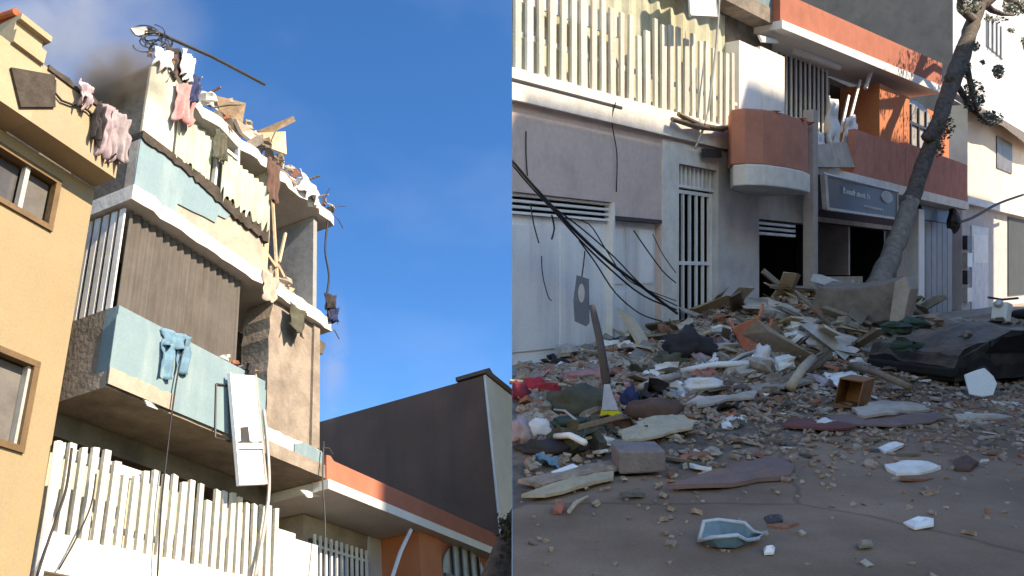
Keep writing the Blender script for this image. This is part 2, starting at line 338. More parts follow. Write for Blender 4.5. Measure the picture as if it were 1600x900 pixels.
# ================================================================== LEFT STRETCH: looking up at the wrecked apartment house
# ---- yellow house
yh = thing('yellow_house', 'yellow house with brown framed windows left of the wrecked apartment block', 'house', FL, (-8, 0, UG))
wu0, wu1 = .28+.93, 1.86
L().box(-12, -6.4, -6, 0, UG, 1.95).build('wall', yellow, yh)
mb = L(); ws = [(-6.4, -4.41, 1.21, 1.80), (-6.4, -4.28, -.90, -.08)]
mb.box(-6.4, -4.02, -6, 0, UG, -.90); mb.box(-6.4, -4.02, -6, 0, -.08, 1.21); mb.box(-6.4, -4.02, -6, 0, 1.80, 1.95)
mb.box(-4.28, -4.02, -6, 0, -.90, -.08); mb.box(-4.41, -4.02, -6, 0, 1.21, 1.80)
for a0, a1, u0, u1 in ws: mb.box(a0, a1, -6, -.3, u0, u1)
mb.build('front_wall', yellow, yh)
for k, (a0, a1, u0, u1) in enumerate(ws):
    f = L(); t = .055
    f.box(a0, a1, -.05, .025, u0, u0+t); f.box(a0, a1, -.05, .025, u1-t, u1); f.box(a1-t, a1, -.048, .023, u0+t, u1-t); f.box(a0, a0+t, -.048, .023, u0+t, u1-t)
    wn = f.build('window', brownf, yh)
    am = FL.at(38, 300)[0] if k == 0 else -5.35
    L().box(am-.025, am+.02, -.07, -.01, u0+t, u1-t).build('mullion', alu, wn)
    L().box(am+.021, a1-t, -.10, -.08, u0+t, u1-t).build('pane', glassg, wn)
    L().box(a0+t, am-.026, -.12, -.10, u0+t, u1-t).build('pane', glassd if k == 0 else glassg, wn)
    if k == 1: L().box(a1-t-.03, a1-t-.002, -.075, -.012, u0+t, u1-t).build('inner_frame', alu, wn)
top = rag(-4.05, -5.05, 2.66, 14, .035, 3)
mb = L(); mb.prism([(-5.05, 1.95), (-4.05, 1.95)]+top, .02, .30); par = mb.build('parapet', yellow2, yh)
mb = L(); mb.box(-12, -5.05, -.1, .30, 1.95, 2.62); mb.build('parapet', yellow2, yh)
mb = L(); mb.box(-5.4, -5.07, -.2, .34, 2.62, 2.78); mb.box(-5.4, -5.10, -.2, .30, 2.78, 2.90); mb.box(-5.4, -5.06, -.2, .36, 2.90, 2.97); mb.build('cornice', yellow2, yh)
mb = L()
for i in range(6): mb.tube([FL.p(-5.42+i*.06, -.25, 3.12), FL.p(-5.42+i*.06, .30, 3.0)], .036, 8)
mb.build('roof_tiles', mat('terracotta tile', (.48, .13, .06), scale=6), yh)
mb = L(); mb.prism([FL.at(*q, .33) for q in ((18, 105), (86, 117), (87, 167), (33, 167))], .305, .33); mb.build('panel', torn, yh)
mb = L(); mb.tube([lp(*q, .325) for q in ((86, 125), (86, 145), (96, 157), (112, 163), (126, 166), (138, 173), (148, 184))], .012); mb.build('conduit', wire, yh)
mb = L(); mb.prism(rag(-5.0, -4.1, 2.68, 12, .05, 9)+[(-4.1, 2.62), (-5.0, 2.62)], -.08, .32); mb.build('coping', torn, yh)

# ---- apartment block
ab = thing('apartment_block', 'tall damaged apartment block with pale blue balconies and blown out top floor', 'building', FL, (-1.8, -1, UG))
SL = -3.55
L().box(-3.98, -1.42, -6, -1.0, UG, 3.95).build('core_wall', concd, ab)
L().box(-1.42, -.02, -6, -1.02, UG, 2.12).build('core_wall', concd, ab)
mb = L(); mb.box(-1.42, -.02, -3.2, -2.6, 2.3, 3.95); mb.build('room_back_wall', plast, ab)
mb = L(); mb.prism([(-.12, 2.33), (-.12, 3.96), (-.03, 3.96), (-.03, 2.33)], -2.6, -.10); mb.build('room_side_wall', mat('grey room paint', (.30, .31, .31), (.24, .25, .25), 2, dirt=.4), ab)
L().box(-3.98, -.02, -.98, -.03, UG, -1.78).build('ground_floor_wall', plast, ab)
def slabpart(name, u0, u1, a0, a1, o1, mt, seed, amp=.02, under=True):
    mb = L(); front = rag(a0, a1, o1, 26, amp, seed)     # (s,o) pairs
    mb.plan([(a, o) for a, o in front]+[(a1, -1.0), (a0, -1.0)], u0, u1); return mb.build(name, mt, ab)
slabpart('floor_slab', -1.78, -1.60, -3.98, -.02, .03, white, 4, .008)
slabpart('floor_slab', -.06, .11, SL-.02, .02, .02, conc, 1, .008)
slabpart('floor_slab', 2.11, 2.30, SL-.02, .18, .02, white, 2, .04)
slabpart('roof_slab', 3.97, 4.14, -3.0, .27, .01, white, 5, .10)
# left side wall of the upper floor, blackened
mb = L(); mb.prism([(SL, 2.98), (SL, 4.05), (-3.44, 4.24), (-3.30, 4.30), (-3.12, 4.16), (-3.10, 2.98)], -1.0, -.02); mb.build('corner_wall', concd, ab)
mb = L(); mb.prism([(-3.10, 3.02), (-3.10, 4.12), (-2.96, 4.10), (-2.94, 3.02)], -.9, -.03); mb.build('corner_pier', white, ab)
mb = L(); mb.prism([(SL+.01, 3.07), (-3.10, 3.07), (-3.10, 4.14), (-3.30, 4.26), (SL+.01, 4.05)], -.019, .0); mb.build('glazing_panel', pale, ab)
# balconies
pl = L().box(SL, -1.26, -.14, .032, .115, .82).build('balcony_parapet', blue, ab)
L().box(SL, SL+.14, -1.0, -.141, .115, .82).build('balcony_side', conc, ab)
L().box(SL-.025, -1.26, .035, .048, -.03, .70).build('front_render', blue, ab)
mb = L(); mb.prism([(SL-.03, -.04)]+rag(SL-.03, -2.75, .13, 10, .03, 11)+[(-2.75, -.04)], .049, .062); mb.build('bare_plaster', plast, ab)
mb = L(); mb.prism([(-1.26, .112), (-.02, .112), (-.02, .30)]+rag(-.02, -1.26, .29, 14, .04, 21), -.14, -.01); mb.build('broken_parapet', white, ab)
mb = L(); mb.prism([(-.62, .113), (-.03, .113), (-.03, .27), (-.40, .30), (-.62, .22)], -.005, .01); mb.build('plaster_patch', blue, ab)
mb = L(); mb.prism([(SL, 2.30), (-1.36, 2.30), (-1.36, 2.80)]+rag(-1.36, SL, 2.95, 22, .02, 31), -.14, -.012); mb.build('balcony_parapet', plast, ab)
edge = [FL.at(*q) for q in ((207, 303), (222, 312), (240, 322), (252, 332), (274, 340), (277, 318), (300, 330), (318, 338), (336, 348), (340, 336), (352, 342), (362, 334), (368, 318), (350, 305), (330, 292), (312, 276), (294, 262), (290, 258), (220, 214))]
mb = L(); mb.prism([(max(a, SL-.01), u) for a, u in edge], -.011, .006); mb.build('blue_render', blue, ab)
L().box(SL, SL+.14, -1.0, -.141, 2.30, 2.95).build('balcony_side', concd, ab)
# third-floor torn lining under the glazing
low = [(a_, u_-.16*max(0, min(1, (a_+2.9)/1.0))) for a_, u_ in rag(-1.30, SL, 2.95, 44, .07, 41)]
mb = L(); mb.prism([(SL, 3.06), (-1.30, 3.06)]+low, -.5, .03); mb.build('torn_eave', torn, ab)
# third-floor glazing
mb = L(); corr(mb, -2.94, -2.15, -.16, 3.07, 3.96, .16, .03, seed=3); mb.build('curtain', pale, ab)
mb = L(); corr(mb, -2.12, -1.36, -.10, 2.98, 3.72, .13, .045, seed=8, ragb=.12); mb.build('curtain', pale, ab)
mb = L(); corr(mb, -2.28, -1.33, .05, 2.98, 3.62, .105, .03, seed=18, ragb=.22); mb.build('ribbed_panel', mat('greenish ribbed sheet', (.46, .50, .40), (.36, .40, .31), 4, dirt=.5, dirtcol=(.2, .21, .15), dscale=2, streak=True), ab)
mb = L(); corr(mb, -3.05, -2.45, .02, 3.05, 3.70, .12, .025, seed=28, ragb=.15); mb.build('ribbed_panel', MATS['greenish ribbed sheet'], ab)
for a, k in ((-2.96, .0), (-2.30, .03), (-1.86, -.05), (-1.36, .06)): L().prism([(a-.018, 3.06), (a+.018, 3.06), (a+.018+k, 3.97), (a-.018+k, 3.97)], -.09, -.03).build('window_post', whitep, ab)
L().box(-2.277, -1.882, -.08, -.04, 3.78, 3.83).build('window_rail', whitep, ab)
L().box(-2.27, -1.885, -.075, -.06, 3.07, 3.78).build('window_pane', mat('greenish glass', (.30, .33, .29), (.2, .22, .2), 3, rough=.2, bump=.05), ab)
L().box(-2.93, -1.37, -.95, -.6, 3.07, 3.96).build('room_wall', sage, ab)
# open room on the right of the top floor
mb = L(); mb.prism([(-1.33, 2.32), (-1.22, 2.32), (-1.20, 3.0), (-1.24, 3.96), (-1.34, 3.96)], -.3, -.04); mb.build('column', woodp, ab)
mb = L(); mb.prism([(-1.20, 2.32), (-.95, 2.32), (-.98, 2.7), (-1.02, 3.1), (-1.06, 3.5), (-1.02, 3.95), (-1.18, 3.95)], -1.1, -.75); mb.build('broken_wall', brick, ab)
# second floor: blind, side louvres, walls
mb = L(); corr(mb, -3.42, -1.62, -.14, .84, 2.10, .11, .022, seed=14, ragb=.01); mb.build('blind', blind, ab)
for i in range(5): L().box(SL+.04, SL+.06, -.16-i*.115-.035, -.16-i*.115+.035, .86, 2.08).build('louvre', whitep, ab)
mb = L(); mb.prism([(-1.08, .31)]+[(-1.08+.06*noise.noise(Vector((i*.7, 2, 2))), .31+i*.15) for i in range(1, 11)]+[(-1.0, 2.1), (-.03, 2.1), (-.03, .31)], -.5, -.08); mb.build('side_wall', conc, ab)
mb = L(); mb.prism([(-.20, .32), (-.16, 2.1), (-.025, 2.1), (-.025, .32)], -.078, -.04); mb.build('pier', conc, ab)
mb = L(); mb.prism([FL.at(*q, -.2) for q in ((440, 520), (470, 520), (500, 540), (496, 556), (468, 552), (445, 548))], -.27, -.10); mb.build('hanging_beam', concd, ab)
# first floor: slatted railing
base = L(); base.prism([(-3.98, -1.60), (-.93, -1.60), (-.93, -1.50)]+rag(-.93, -3.98, -1.47, 40, .03, 51), -.10, .02); base.build('railing_base', white, ab)
mb = L(); corr(mb, -3.90, -1.0, -.42, -1.58, -.62, .22, .02, seed=24); mb.build('railing_curtain', sage, ab)
n = 25
slats = []
for i in range(n):
    a = -3.93+i*(2.98/(n-1)); w_ = R_(.030, .041); t = -.66+R_(-.05, .03)-(.12 if i in (6, 7, 15) else 0); k = R_(-.010, .010)
    mb = L(); mb.prism([(a-w_, -1.59), (a+w_, -1.59), (a+w_+k, t), (a-w_+k, t+R_(-.02, .02))], -.02, .022)
    slats.append(mb.build('railing_slat', cream, ab, bevel=.004))
mb = L(); mb.box(-3.90, -2.85, -.08, -.045, -.80, -.70); mb.build('railing_rail', white, ab)
mb = L(); mb.box(-3.97, -.95, -.09, -.05, -1.32, -1.27); mb.build('railing_rail', white, ab)
mb = L(); mb.box(-.92, -.52, -.3, -.03, -1.59, -.85); mb.build('white_wall', whitep, ab)
mb = L(); mb.box(-.49, -.04, -.3, -.05, -1.59, -.90); mb.build('white_wall', white, ab)
mb = L(); mb.tube([FL.p(-4.0, .05, .72-1.45), FL.p(-3.99, .06, -1.3), FL.p(-3.98, .06, UG+.2)], .035, 8); mb.build('drain_pipe', whitep, ab)
# shadowed soffit beam
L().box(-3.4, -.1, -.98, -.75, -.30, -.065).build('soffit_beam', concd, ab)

# ---- red house seen from below
rh = thing('red_house', 'low red house with white eave strip right of the tall apartment block', 'house', FL, (2.7, -1, UG))
L().box(.03, 5.5, -1.2, .06, -.20, -.075).build('eave_slab', whitep, rh)
mb = L(); mb.prism([(.03, -.074), (5.5, -.074), (5.5, .21), (.20, .21), (.12, .26), (.03, .25)], -.2, .03); mb.build('fascia', red, rh)
L().box(.03, 5.5, -5, -1.2, UG, -.21).build('wall', plast, rh)
L().box(.03, 5.5, -5, -.21, -.07, .12).build('roof_deck', conc, rh)
q0, q1 = FL.at(488, 850, -.7)[0], FL.at(578, 850, -.7)[0]
L().box(q0-.1, q1+.05, -1.199, -.78, -2.4, -.21).build('window_wall', plast, rh)
wq = L().box(q0+.02, q1-.06, -.779, -.75, -2.4, -.52).build('window', glassd, rh)
for i in range(11):
    a_ = q0+.06+i*(q1-q0-.16)/10; L().box(a_-.018, a_+.018, -.72, -.69, -2.4, -.47).build('bar', whitep, wq)
for u_ in (-.62, -1.3): L().box(q0, q1-.04, -.715, -.695, u_-.015, u_+.015).build('bar', whitep, wq)
q2 = FL.at(598, 850, -.7)[0]; L().box(q1+.1, q2+.2, -1.15, -.76, -2.4, -.21).build('white_pier', whitep, rh)
p2, p3 = FL.at(656, 860, -.1)[0], FL.at(690, 870, -.1)[0]
mb = L(); mb.box(p2, p3, -1.19, -.10, -2.4, -.205); mb.build('pillar', orange, rh)
mb = L(); mb.box(p3, 5.5, -1.19, -.16, -2.4, -.205); mb.build('bay_wall', red, rh)
w0, w1 = FL.at(690, 880, -.15)[0], FL.at(757, 880, -.15)[0]; uc = FL.at(720, 852, -.15)[1]; wr = (w1-w0)/2; wm = (w0+w1)/2
ac = [(wm-wr*math.cos(math.pi*i/12), uc-.62*wr+.62*wr*math.sin(math.pi*i/12)) for i in range(13)]
mb = L(); mb.prism([(w0, -2.4)]+ac+[(w1, -2.4)], -.159, -.13); aw = mb.build('arched_window', mat('dusty window', (.42, .38, .33), (.3, .27, .23), 3, rough=.4), rh)
for k in (-.6, -.2, .2, .6): L().box(wm+k*wr-.022, wm+k*wr+.022, -.125, -.09, -2.4, uc-.62*wr*(1-math.sqrt(1-k*k))).build('bar', steel, aw)
for u_ in (uc-.7*wr, uc-1.2*wr): L().box(w0, w1, -.12, -.095, u_-.02, u_+.02).build('bar', steel, aw)
mb = L(); mb.tube([lp(524, 790, -.5), lp(592, 815, -.5)], .045, 8); mb.single('tube_lamp', whitep, 'white tube lamp fixture under the eave of the low red house', 'lamp', smooth=True)
mb = L(); mb.slab([lp(468, 766, -.2), lp(500, 766, -.2), lp(505, 776, -.2), lp(480, 778, -.2)], .03); mb.single('plaster_shard', whitep, 'white plaster shard stuck below the corner of the blue balcony', 'debris')
mb = L(); mb.tube([lp(642, 828, .0), lp(626, 862, .0), lp(612, 905, .0)], .028, 6); mb.single('broken_rod', whitep, 'white broken rod hanging before the red house pillar', 'rod')
mb = L(); pts = [(a, o) for a, o in ((-.55, .1), (-.62, .7), (-.3, 1.05), (.2, 1.1), (.5, .95), (.5, .1))]; mb.plan(pts, -2.0, -1.66)
mb.single('curved_parapet', red, 'curved brick red balcony top at the bottom edge below the eave', 'balcony')

# ---- dark building
db = thing('dark_gabled_building', 'large dark grey side wall with white front rising behind the low red house', 'building', FL, (9, -5, UG))
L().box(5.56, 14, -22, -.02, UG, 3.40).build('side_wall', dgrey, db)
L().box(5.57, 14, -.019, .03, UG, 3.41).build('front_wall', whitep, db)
mb = L(); mb.prism([(5.5, 3.42), (14, 3.42), (14, 3.55), (5.9, 3.55), (5.75, 3.62), (5.5, 3.50)], -.6, .06); mb.build('roof_edge', dgrey, db)
L().box(6.75, 7.6, -.01, .045, 1.2, 2.0).build('window', glassd, db)

# ---- dark trunk at the bottom corner
mb = L(); P = [lp(*q, 2.0) for q in ((742, 1010), (772, 930), (796, 862), (822, 800), (850, 740))]
tt = thing('leaning_tree', 'dark leaning trunk cutting into the bottom corner beside the red eave', 'tree', FL, (4.2, 2.0, UG))
mb.tube(P, [.24, .23, .21, .20, .19], 10); mb.build('trunk', barkd, tt, smooth=True)
mb = L()
for i in range(220):
    q = lp(R_(752, 800), R_(800, 900), 2.0); q = q + (lp(812, 820, 2.0)-q)*R_(.3, .8) + Vector((0, R_(-.3, .3), 0))
    a = Vector((R_(-1, 1), R_(-1, 1), R_(-1, 1))).normalized()*.04; b = a.orthogonal().normalized()*.025
    mb.add([q-a, q+b, q+a, q-b], [(0, 1, 2, 3)])
mb.build('leaves', leafm, tt)

# ---- loose things on the wrecked block
hd = thing('hanging_door', 'white metal door dangling crookedly below the lower blue balcony', 'door', FL, (-1.3, .2, -.55))
q = [lp(357, 583, .12), lp(399, 586, .12), lp(416, 757, .22), lp(372, 759, .22)]
def bil(a, b): return q[0].lerp(q[1], a).lerp(q[3].lerp(q[2], a), b)
nd = (q[1]-q[0]).cross(q[3]-q[0]).normalized()
mb = L(); mb.slab([bil(.05, .01), bil(.95, .01), bil(.95, .62), bil(.05, .62)], .02, nd); mb.build('upper_panel', whitep, hd)
mb = L(); mb.slab([bil(.05, .70), bil(.95, .70), bil(.95, .97), bil(.05, .97)], .015, nd); mb.build('lower_pane', mat('frosted glass', (.55, .56, .55), (.45, .46, .45), 4, rough=.3), hd)
for aa in ((0, 0, .06, 1), (.94, 0, 1, 1), (.06, .965, .94, 1), (.06, .64, .94, .69)):
    mb = L(); mb.slab([bil(aa[0], aa[1]), bil(aa[2], aa[1]), bil(aa[2], aa[3]), bil(aa[0], aa[3])], .045, nd); mb.build('frame_rail', alu if aa[0] == .94 else whitep, hd)
mb = L(); mb.slab([bil(.22, .5), bil(.5, .49), bil(.52, .64), bil(.2, .64)], .03, nd); mb.build('latch_plate', steel, hd)
mb = L(); f4 = [(338, 600), (357, 602), (360, 690), (336, 684)]
for i in range(4): mb.tube([lp(*f4[i], .06), lp(*f4[(i+1) % 4], .06)], .012, 5)
mb.single('bent_window_frame', steel, 'thin dark frame leaning on the lower blue parapet beside the dangling door', 'frame')
mb = L(); mb.cloth(lp(252, 512, .06), lp(298, 528, .06)-lp(252, 512, .06), FL.U*-.20+FL.n*.03, 8, 6, .03, 2, seed=2)
mb.cloth(lp(252, 530, .07), lp(272, 538, .07)-lp(252, 530, .07), FL.U*-.42, 4, 8, .03, 1, seed=4); mb.cloth(lp(277, 536, .07), lp(298, 542, .07)-lp(277, 536, .07), FL.U*-.34, 4, 8, .03, 1, seed=5)
mb.single('blue_trousers', c_blue, 'washed blue trousers hung over the lower blue parapet', 'clothes', smooth=True)
def cable(name, label, pts, r, mt=wire, fr='L', o=.1, cat='cable'):
    mb = MB(FL if fr == 'L' else FR); P = [(lp if fr == 'L' else rp)(x, y, (z[0] if z else o)) for x, y, *z in pts]
    Q = []
    for i in range(len(P)-1):
        p0, p1, p2, p3 = P[max(i-1, 0)], P[i], P[i+1], P[min(i+2, len(P)-1)]
        for k in range(4):
            t = k/4; Q.append(.5*((2*p1)+(p2-p0)*t+(2*p0-5*p1+4*p2-p3)*t*t+(3*p1-p0-3*p2+p3)*t**3))
    Q.append(P[-1]); mb.tube(Q, r, 5); return mb.single(name, mt, label, cat, smooth=True)
cable('hanging_cable', 'black cable hanging from the blue trousers past the lower balcony', [(290, 530), (283, 560), (275, 600), (268, 650), (262, 700), (252, 790), (246, 900)], .009)
cable('hanging_cable', 'cable dangling over the left end of the slatted railing', [(112, 700), (104, 760), (92, 800), (74, 850), (58, 900)], .012)
cable('hanging_cable', 'thin cable curving across the slats near the yellow house', [(150, 740), (142, 790), (120, 840), (92, 890)], .008)
cable('downpipe', 'pale bent pipe below the dangling white door', [(412, 640), (418, 700), (420, 765), (412, 830), (398, 905)], .022, alu, cat='pipe')
cable('hanging_cable', 'dark cable on the right edge of the top floor room', [(512, 345, .0), (508, 390, .0), (514, 430, .02), (510, 470, .0), (516, 500, .04)], .016)
cable('hanging_cable', 'cable beside the corner of the blue balcony and the red eave', [(506, 690, .05), (504, 750, .1), (508, 820, .15), (505, 905, .2)], .010, steel)
for i, (x, y, c, lab) in enumerate([(514, 470, c_dark, 'dark rag snagged on the right edge of the top floor'), (518, 490, c_navy, 'navy rag snagged low on the right edge of the top floor')]):
    mb = L(); mb.cloth(lp(x-8, y-12, .0), FL.d*.16+FL.n*.1, FL.U*-.24, 5, 6, .05, 2, seed=i+30); mb.single('rag', c, lab, 'rag', smooth=True)
# pole and wire tangle on the roof
mb = L(); mb.tube([lp(232, 44, -.35), lp(262, 58, -.35), lp(330, 88, -.35), lp(413, 132, -.35)], .026, 8); mb.single('bent_roof_pole', steel, 'long dark pole jutting from the blasted roof against the sky', 'pole', smooth=True)
mb = L()
for k in range(9):
    P = []; rr_ = R_(.10, .22); cx_, cy_ = R_(218, 252), R_(45, 66); ph = R_(0, 6)
    for i in range(15):
        an = ph+i*.42; P.append(lp(cx_+math.cos(an)*rr_*110, cy_+math.sin(an)*rr_*62+i*.9, -.35+.2*math.sin(an*1.3+k)))
    mb.tube(P, R_(.006, .011), 5)
mb.single('tangled_wire', steel, 'tangle of bent metal rods and wire on the roof corner', 'wire', smooth=True)
mb = L(); mb.slab([lp(203, 44, -.3), lp(226, 42, -.35), lp(235, 52, -.4), lp(212, 56, -.3)], .02); mb.single('metal_sheet', alu, 'small pale metal sheet caught in the roof wire tangle', 'debris')
garm = [((258, 66), (300, 92), 60, c_dark, 'dark brown garment draped over the roof corner'), ((268, 80), (296, 100), 34, c_brown, 'maroon cloth bunched on the roof corner beside the pink garment'),
        ((276, 128), (306, 138), 54, c_pink, 'pink garment hanging over the top floor glazing'), ((244, 70), (270, 84), 30, c_white, 'white cloth on the roof corner below the wire tangle'),
        ((286, 74), (304, 92), 40, c_white, 'white sheet strip hanging from the roof pole'), ((298, 110), (312, 122), 44, c_navy, 'navy cloth hanging right of the pink garment')]
for i, (p0, p1, dp, c, lab) in enumerate(garm):
    oo = .06 if i in (2,) else -.10+i*.03
    a, b = lp(*p0, oo), lp(*p1, oo); e2 = lp(p0[0]-dp*.10, p0[1]+dp, oo+.05)-a
    mb = L(); mb.cloth(a, b-a, e2, 14, 14, .04, 2.6, th=.006, seed=i+10, rag=.3); mb.single('garment', c, lab, 'clothes', smooth=True)
rg = [((158, 158), (184, 172), 62, c_lilac, 'lilac rag hanging down the corner of the yellow parapet'), ((178, 170), (204, 188), 60, cl('dusty lilac cloth', (.33, .28, .30)), 'pale rag hanging beside the yellow parapet corner'),
      ((150, 160), (166, 168), 44, c_dark, 'black rag on the end of the yellow parapet'), ((126, 122), (146, 138), 26, c_lilac, 'lilac bundle lying on top of the yellow parapet')]
for i, (p0, p1, dp, c, lab) in enumerate(rg):
    oo = .34+i*.02; a, b = lp(*p0, oo), lp(*p1, oo); e2 = lp(p0[0]-dp*.14, p0[1]+dp*1.25, oo)-a
    mb = L(); mb.cloth(a, b-a, e2, 14, 14, .04, 2.6, th=.006, seed=i+50, rag=.35); mb.single('rag', c, lab, 'rag', smooth=True)
for i, (ps, oo, c, lab) in enumerate([
    (((334, 150), (382, 162), (376, 198), (360, 190), (340, 172)), -.2, wood, 'brown board lying on the roof edge above the glazing'),
    (((398, 206), (456, 182), (460, 190), (424, 208)), -.3, wood, 'dark plank sticking up from the roof edge against the sky'),
    (((402, 208), (444, 206), (446, 242), (420, 232)), -.25, woodp, 'tan broken board leaning at the roof edge'),
    (((366, 186), (392, 204), (398, 226), (376, 208)), -.05, plast, 'beige slab fragment hanging at the roof edge'),
    (((246, 92), (272, 104), (266, 120), (244, 108)), -.1, white, 'white wall fragment balanced on the top corner')]):
    mb = L(); mb.slab([lp(x, y, oo-.1*(k % 2)) for k, (x, y) in enumerate(ps)], .05); mb.single('broken_board', c, lab, 'board')
# lumps on the roof edge and in the open room
pk = [(355, 165, -.3), (386, 196, -.25), (412, 226, -.15), (325, 152, -.1), (300, 140, -.2), (398, 214, -.3), (436, 250, -.1), (470, 286, -.06), (486, 302, -.08), (452, 264, -.08)]
for i, (x, y, oo) in enumerate(pk):
    mb = L(); mb.lump(lp(x, y, oo), (R_(.06, .13), R_(.06, .12), R_(.05, .10)), i*3, .5, 8, 6)
    mb.single('roof_rubble_chunk', [conc, plast, wood, white][i % 4], 'broken rubble chunk on the roof edge of the damaged block', 'rubble', group='rubble along the roof edge')
for i, (x, y) in enumerate([(415, 435), (424, 428), (430, 444), (440, 440), (448, 456), (408, 430), (437, 455), (420, 446), (452, 466)]):
    mb = L(); mb.lump(lp(x, y, -.12-.1*(i % 3)), (R_(.07, .16), R_(.07, .13), R_(.06, .15)), i*5+90, .5, 8, 6)
    mb.single('room_rubble_chunk', [plast, woodp, conc][i % 3], 'rubble chunk piled on the open top floor slab', 'rubble', group='rubble on the open top floor')
for i, (p, q_) in enumerate([((425, 300), (433, 440)), ((446, 365), (436, 410)), ((430, 405), (452, 448)), ((414, 392), (432, 418))]):
    mb = L(); mb.tube([lp(*p, -.25), lp(*q_, -.1)], .025, 5); mb.single('splintered_lath', woodp, ['long upright splintered lath in the open top floor room', 'short pale lath in the open top floor room', 'slanted lath on the rubble of the open top floor', 'small lath left of the top floor rubble'][i], 'lath')
for i in range(30):
    f_ = (i+R_(0, 1))/30; x, y = 250+f_*268, 112+f_*220; oo = R_(-.45, .04); c_ = lp(x+R_(-8, 12), y-R_(-2, 16)*(1.2-f_), oo)
    e1 = Vector((R_(-1, 1), R_(-.5, .5), R_(-1, 1))).normalized(); e2 = e1.cross(Vector((R_(-.5, .5), 1, R_(-.5, .5)))).normalized(); z_ = R_(.05, .17)*(1.15-.5*f_)
    mb = L(); mb.slab([c_+(e1*math.cos(k*1.05)*R_(.7, 1.4)+e2*math.sin(k*1.05)*R_(.4, .9))*z_ for k in range(6)], .02)
    mb.single('roof_fragment', [wood, torn, plast, conc, brick, concd][i % 6], 'broken flat fragment jutting from the wrecked roof edge', 'fragment', group='flat fragments along the wrecked roof edge')
for i, (x, y, dx_, dy_) in enumerate([(520, 335, 16, 22), (516, 330, 24, -8), (505, 320, 10, -26), (516, 512, 14, 18), (510, 508, 20, -6), (508, 700, 12, 10), (420, 236, 10, -30), (300, 140, -14, -22)]):
    a_ = lp(x, y, -.1); b_ = lp(x+dx_, y+dy_, -.05); mb = L(); mb.tube([a_, a_.lerp(b_, .5)+Vector((0, 0, .04)), b_], .008, 5)
    mb.single('bent_rebar', steel, 'thin bent steel rod poking from a broken slab edge of the damaged block', 'rebar', group='bent rods on the damaged block')
for i in range(46):
    f_ = R_(0, 1)**1.3; x, y = 232+f_*290, 96+f_*240; k = (1-f_)*1.0+.25; oo = R_(-.5, .02)
    p_ = lp(x+R_(-14, 18), y-R_(2, 22)*k, oo); d_ = Vector((R_(-1, 1), R_(-.6, .6), R_(-.7, .8))).normalized()*R_(.07, .24)
    mb = L(); mb.tube([p_-d_, p_+d_*.2+Vector((0, 0, .02)), p_+d_], [R_(.008, .022), .02, .008], 5)
    mb.single('roof_splinter', [wood, steel, woodp, white, brick][i % 5], 'thin splinter sticking out of the wrecked roof edge', 'splinter', group='splinters along the wrecked roof edge')
mb = L(); mb.slab([lp(224, 622, .04), lp(236, 628, .06), (lp(246, 640, .05)), lp(230, 634, .05)], .02); mb.single('plaster_shard', whitep, 'white splintered shard under the lower blue balcony edge', 'debris')
torn_l = [
          ((336, 200), (356, 214), 40, c_olive, 'olive rag hanging from the roof edge over the glazing'), ((420, 244), (438, 262), 60, c_brown, 'brown rag hanging in the open top floor room'), ((410, 420), (436, 440), 38, plast, 'beige sheet draped over the broken slab edge'),
          ((386, 560), (400, 572), 26, c_dark, 'dark rag caught above the dangling white door'), ((452, 470), (480, 490), 40, c_olive, 'olive rag hanging under the right end of the slab'), ((470, 262), (500, 300), 26, white, 'curled white membrane along the right roof edge')]
for i, (p0, p1, dp_, c, lab) in enumerate(torn_l):
    oo = .05; a, b = lp(*p0, oo), lp(*p1, oo); mb = L(); mb.cloth(a, b-a, lp(p0[0]-dp_*.08, p0[1]+dp_, oo+.03)-a, 14, 14, .03, 2.5, th=.008, seed=i+70, rag=.22)
    mb.single('torn_sheet', c, lab, 'sheet', smooth=True)
for i, (x, y) in enumerate([(352, 560), (366, 570), (380, 578), (392, 582)]):
    mb = L(); mb.lump(lp(x, y, -.05), (.07, .06, .045), i+200, .6, 7, 5); mb.single('parapet_rubble_chunk', [white, brick, conc, wood][i], 'small rubble lump on the lower blue parapet above the dangling door', 'rubble', group='rubble on the lower blue parapet')

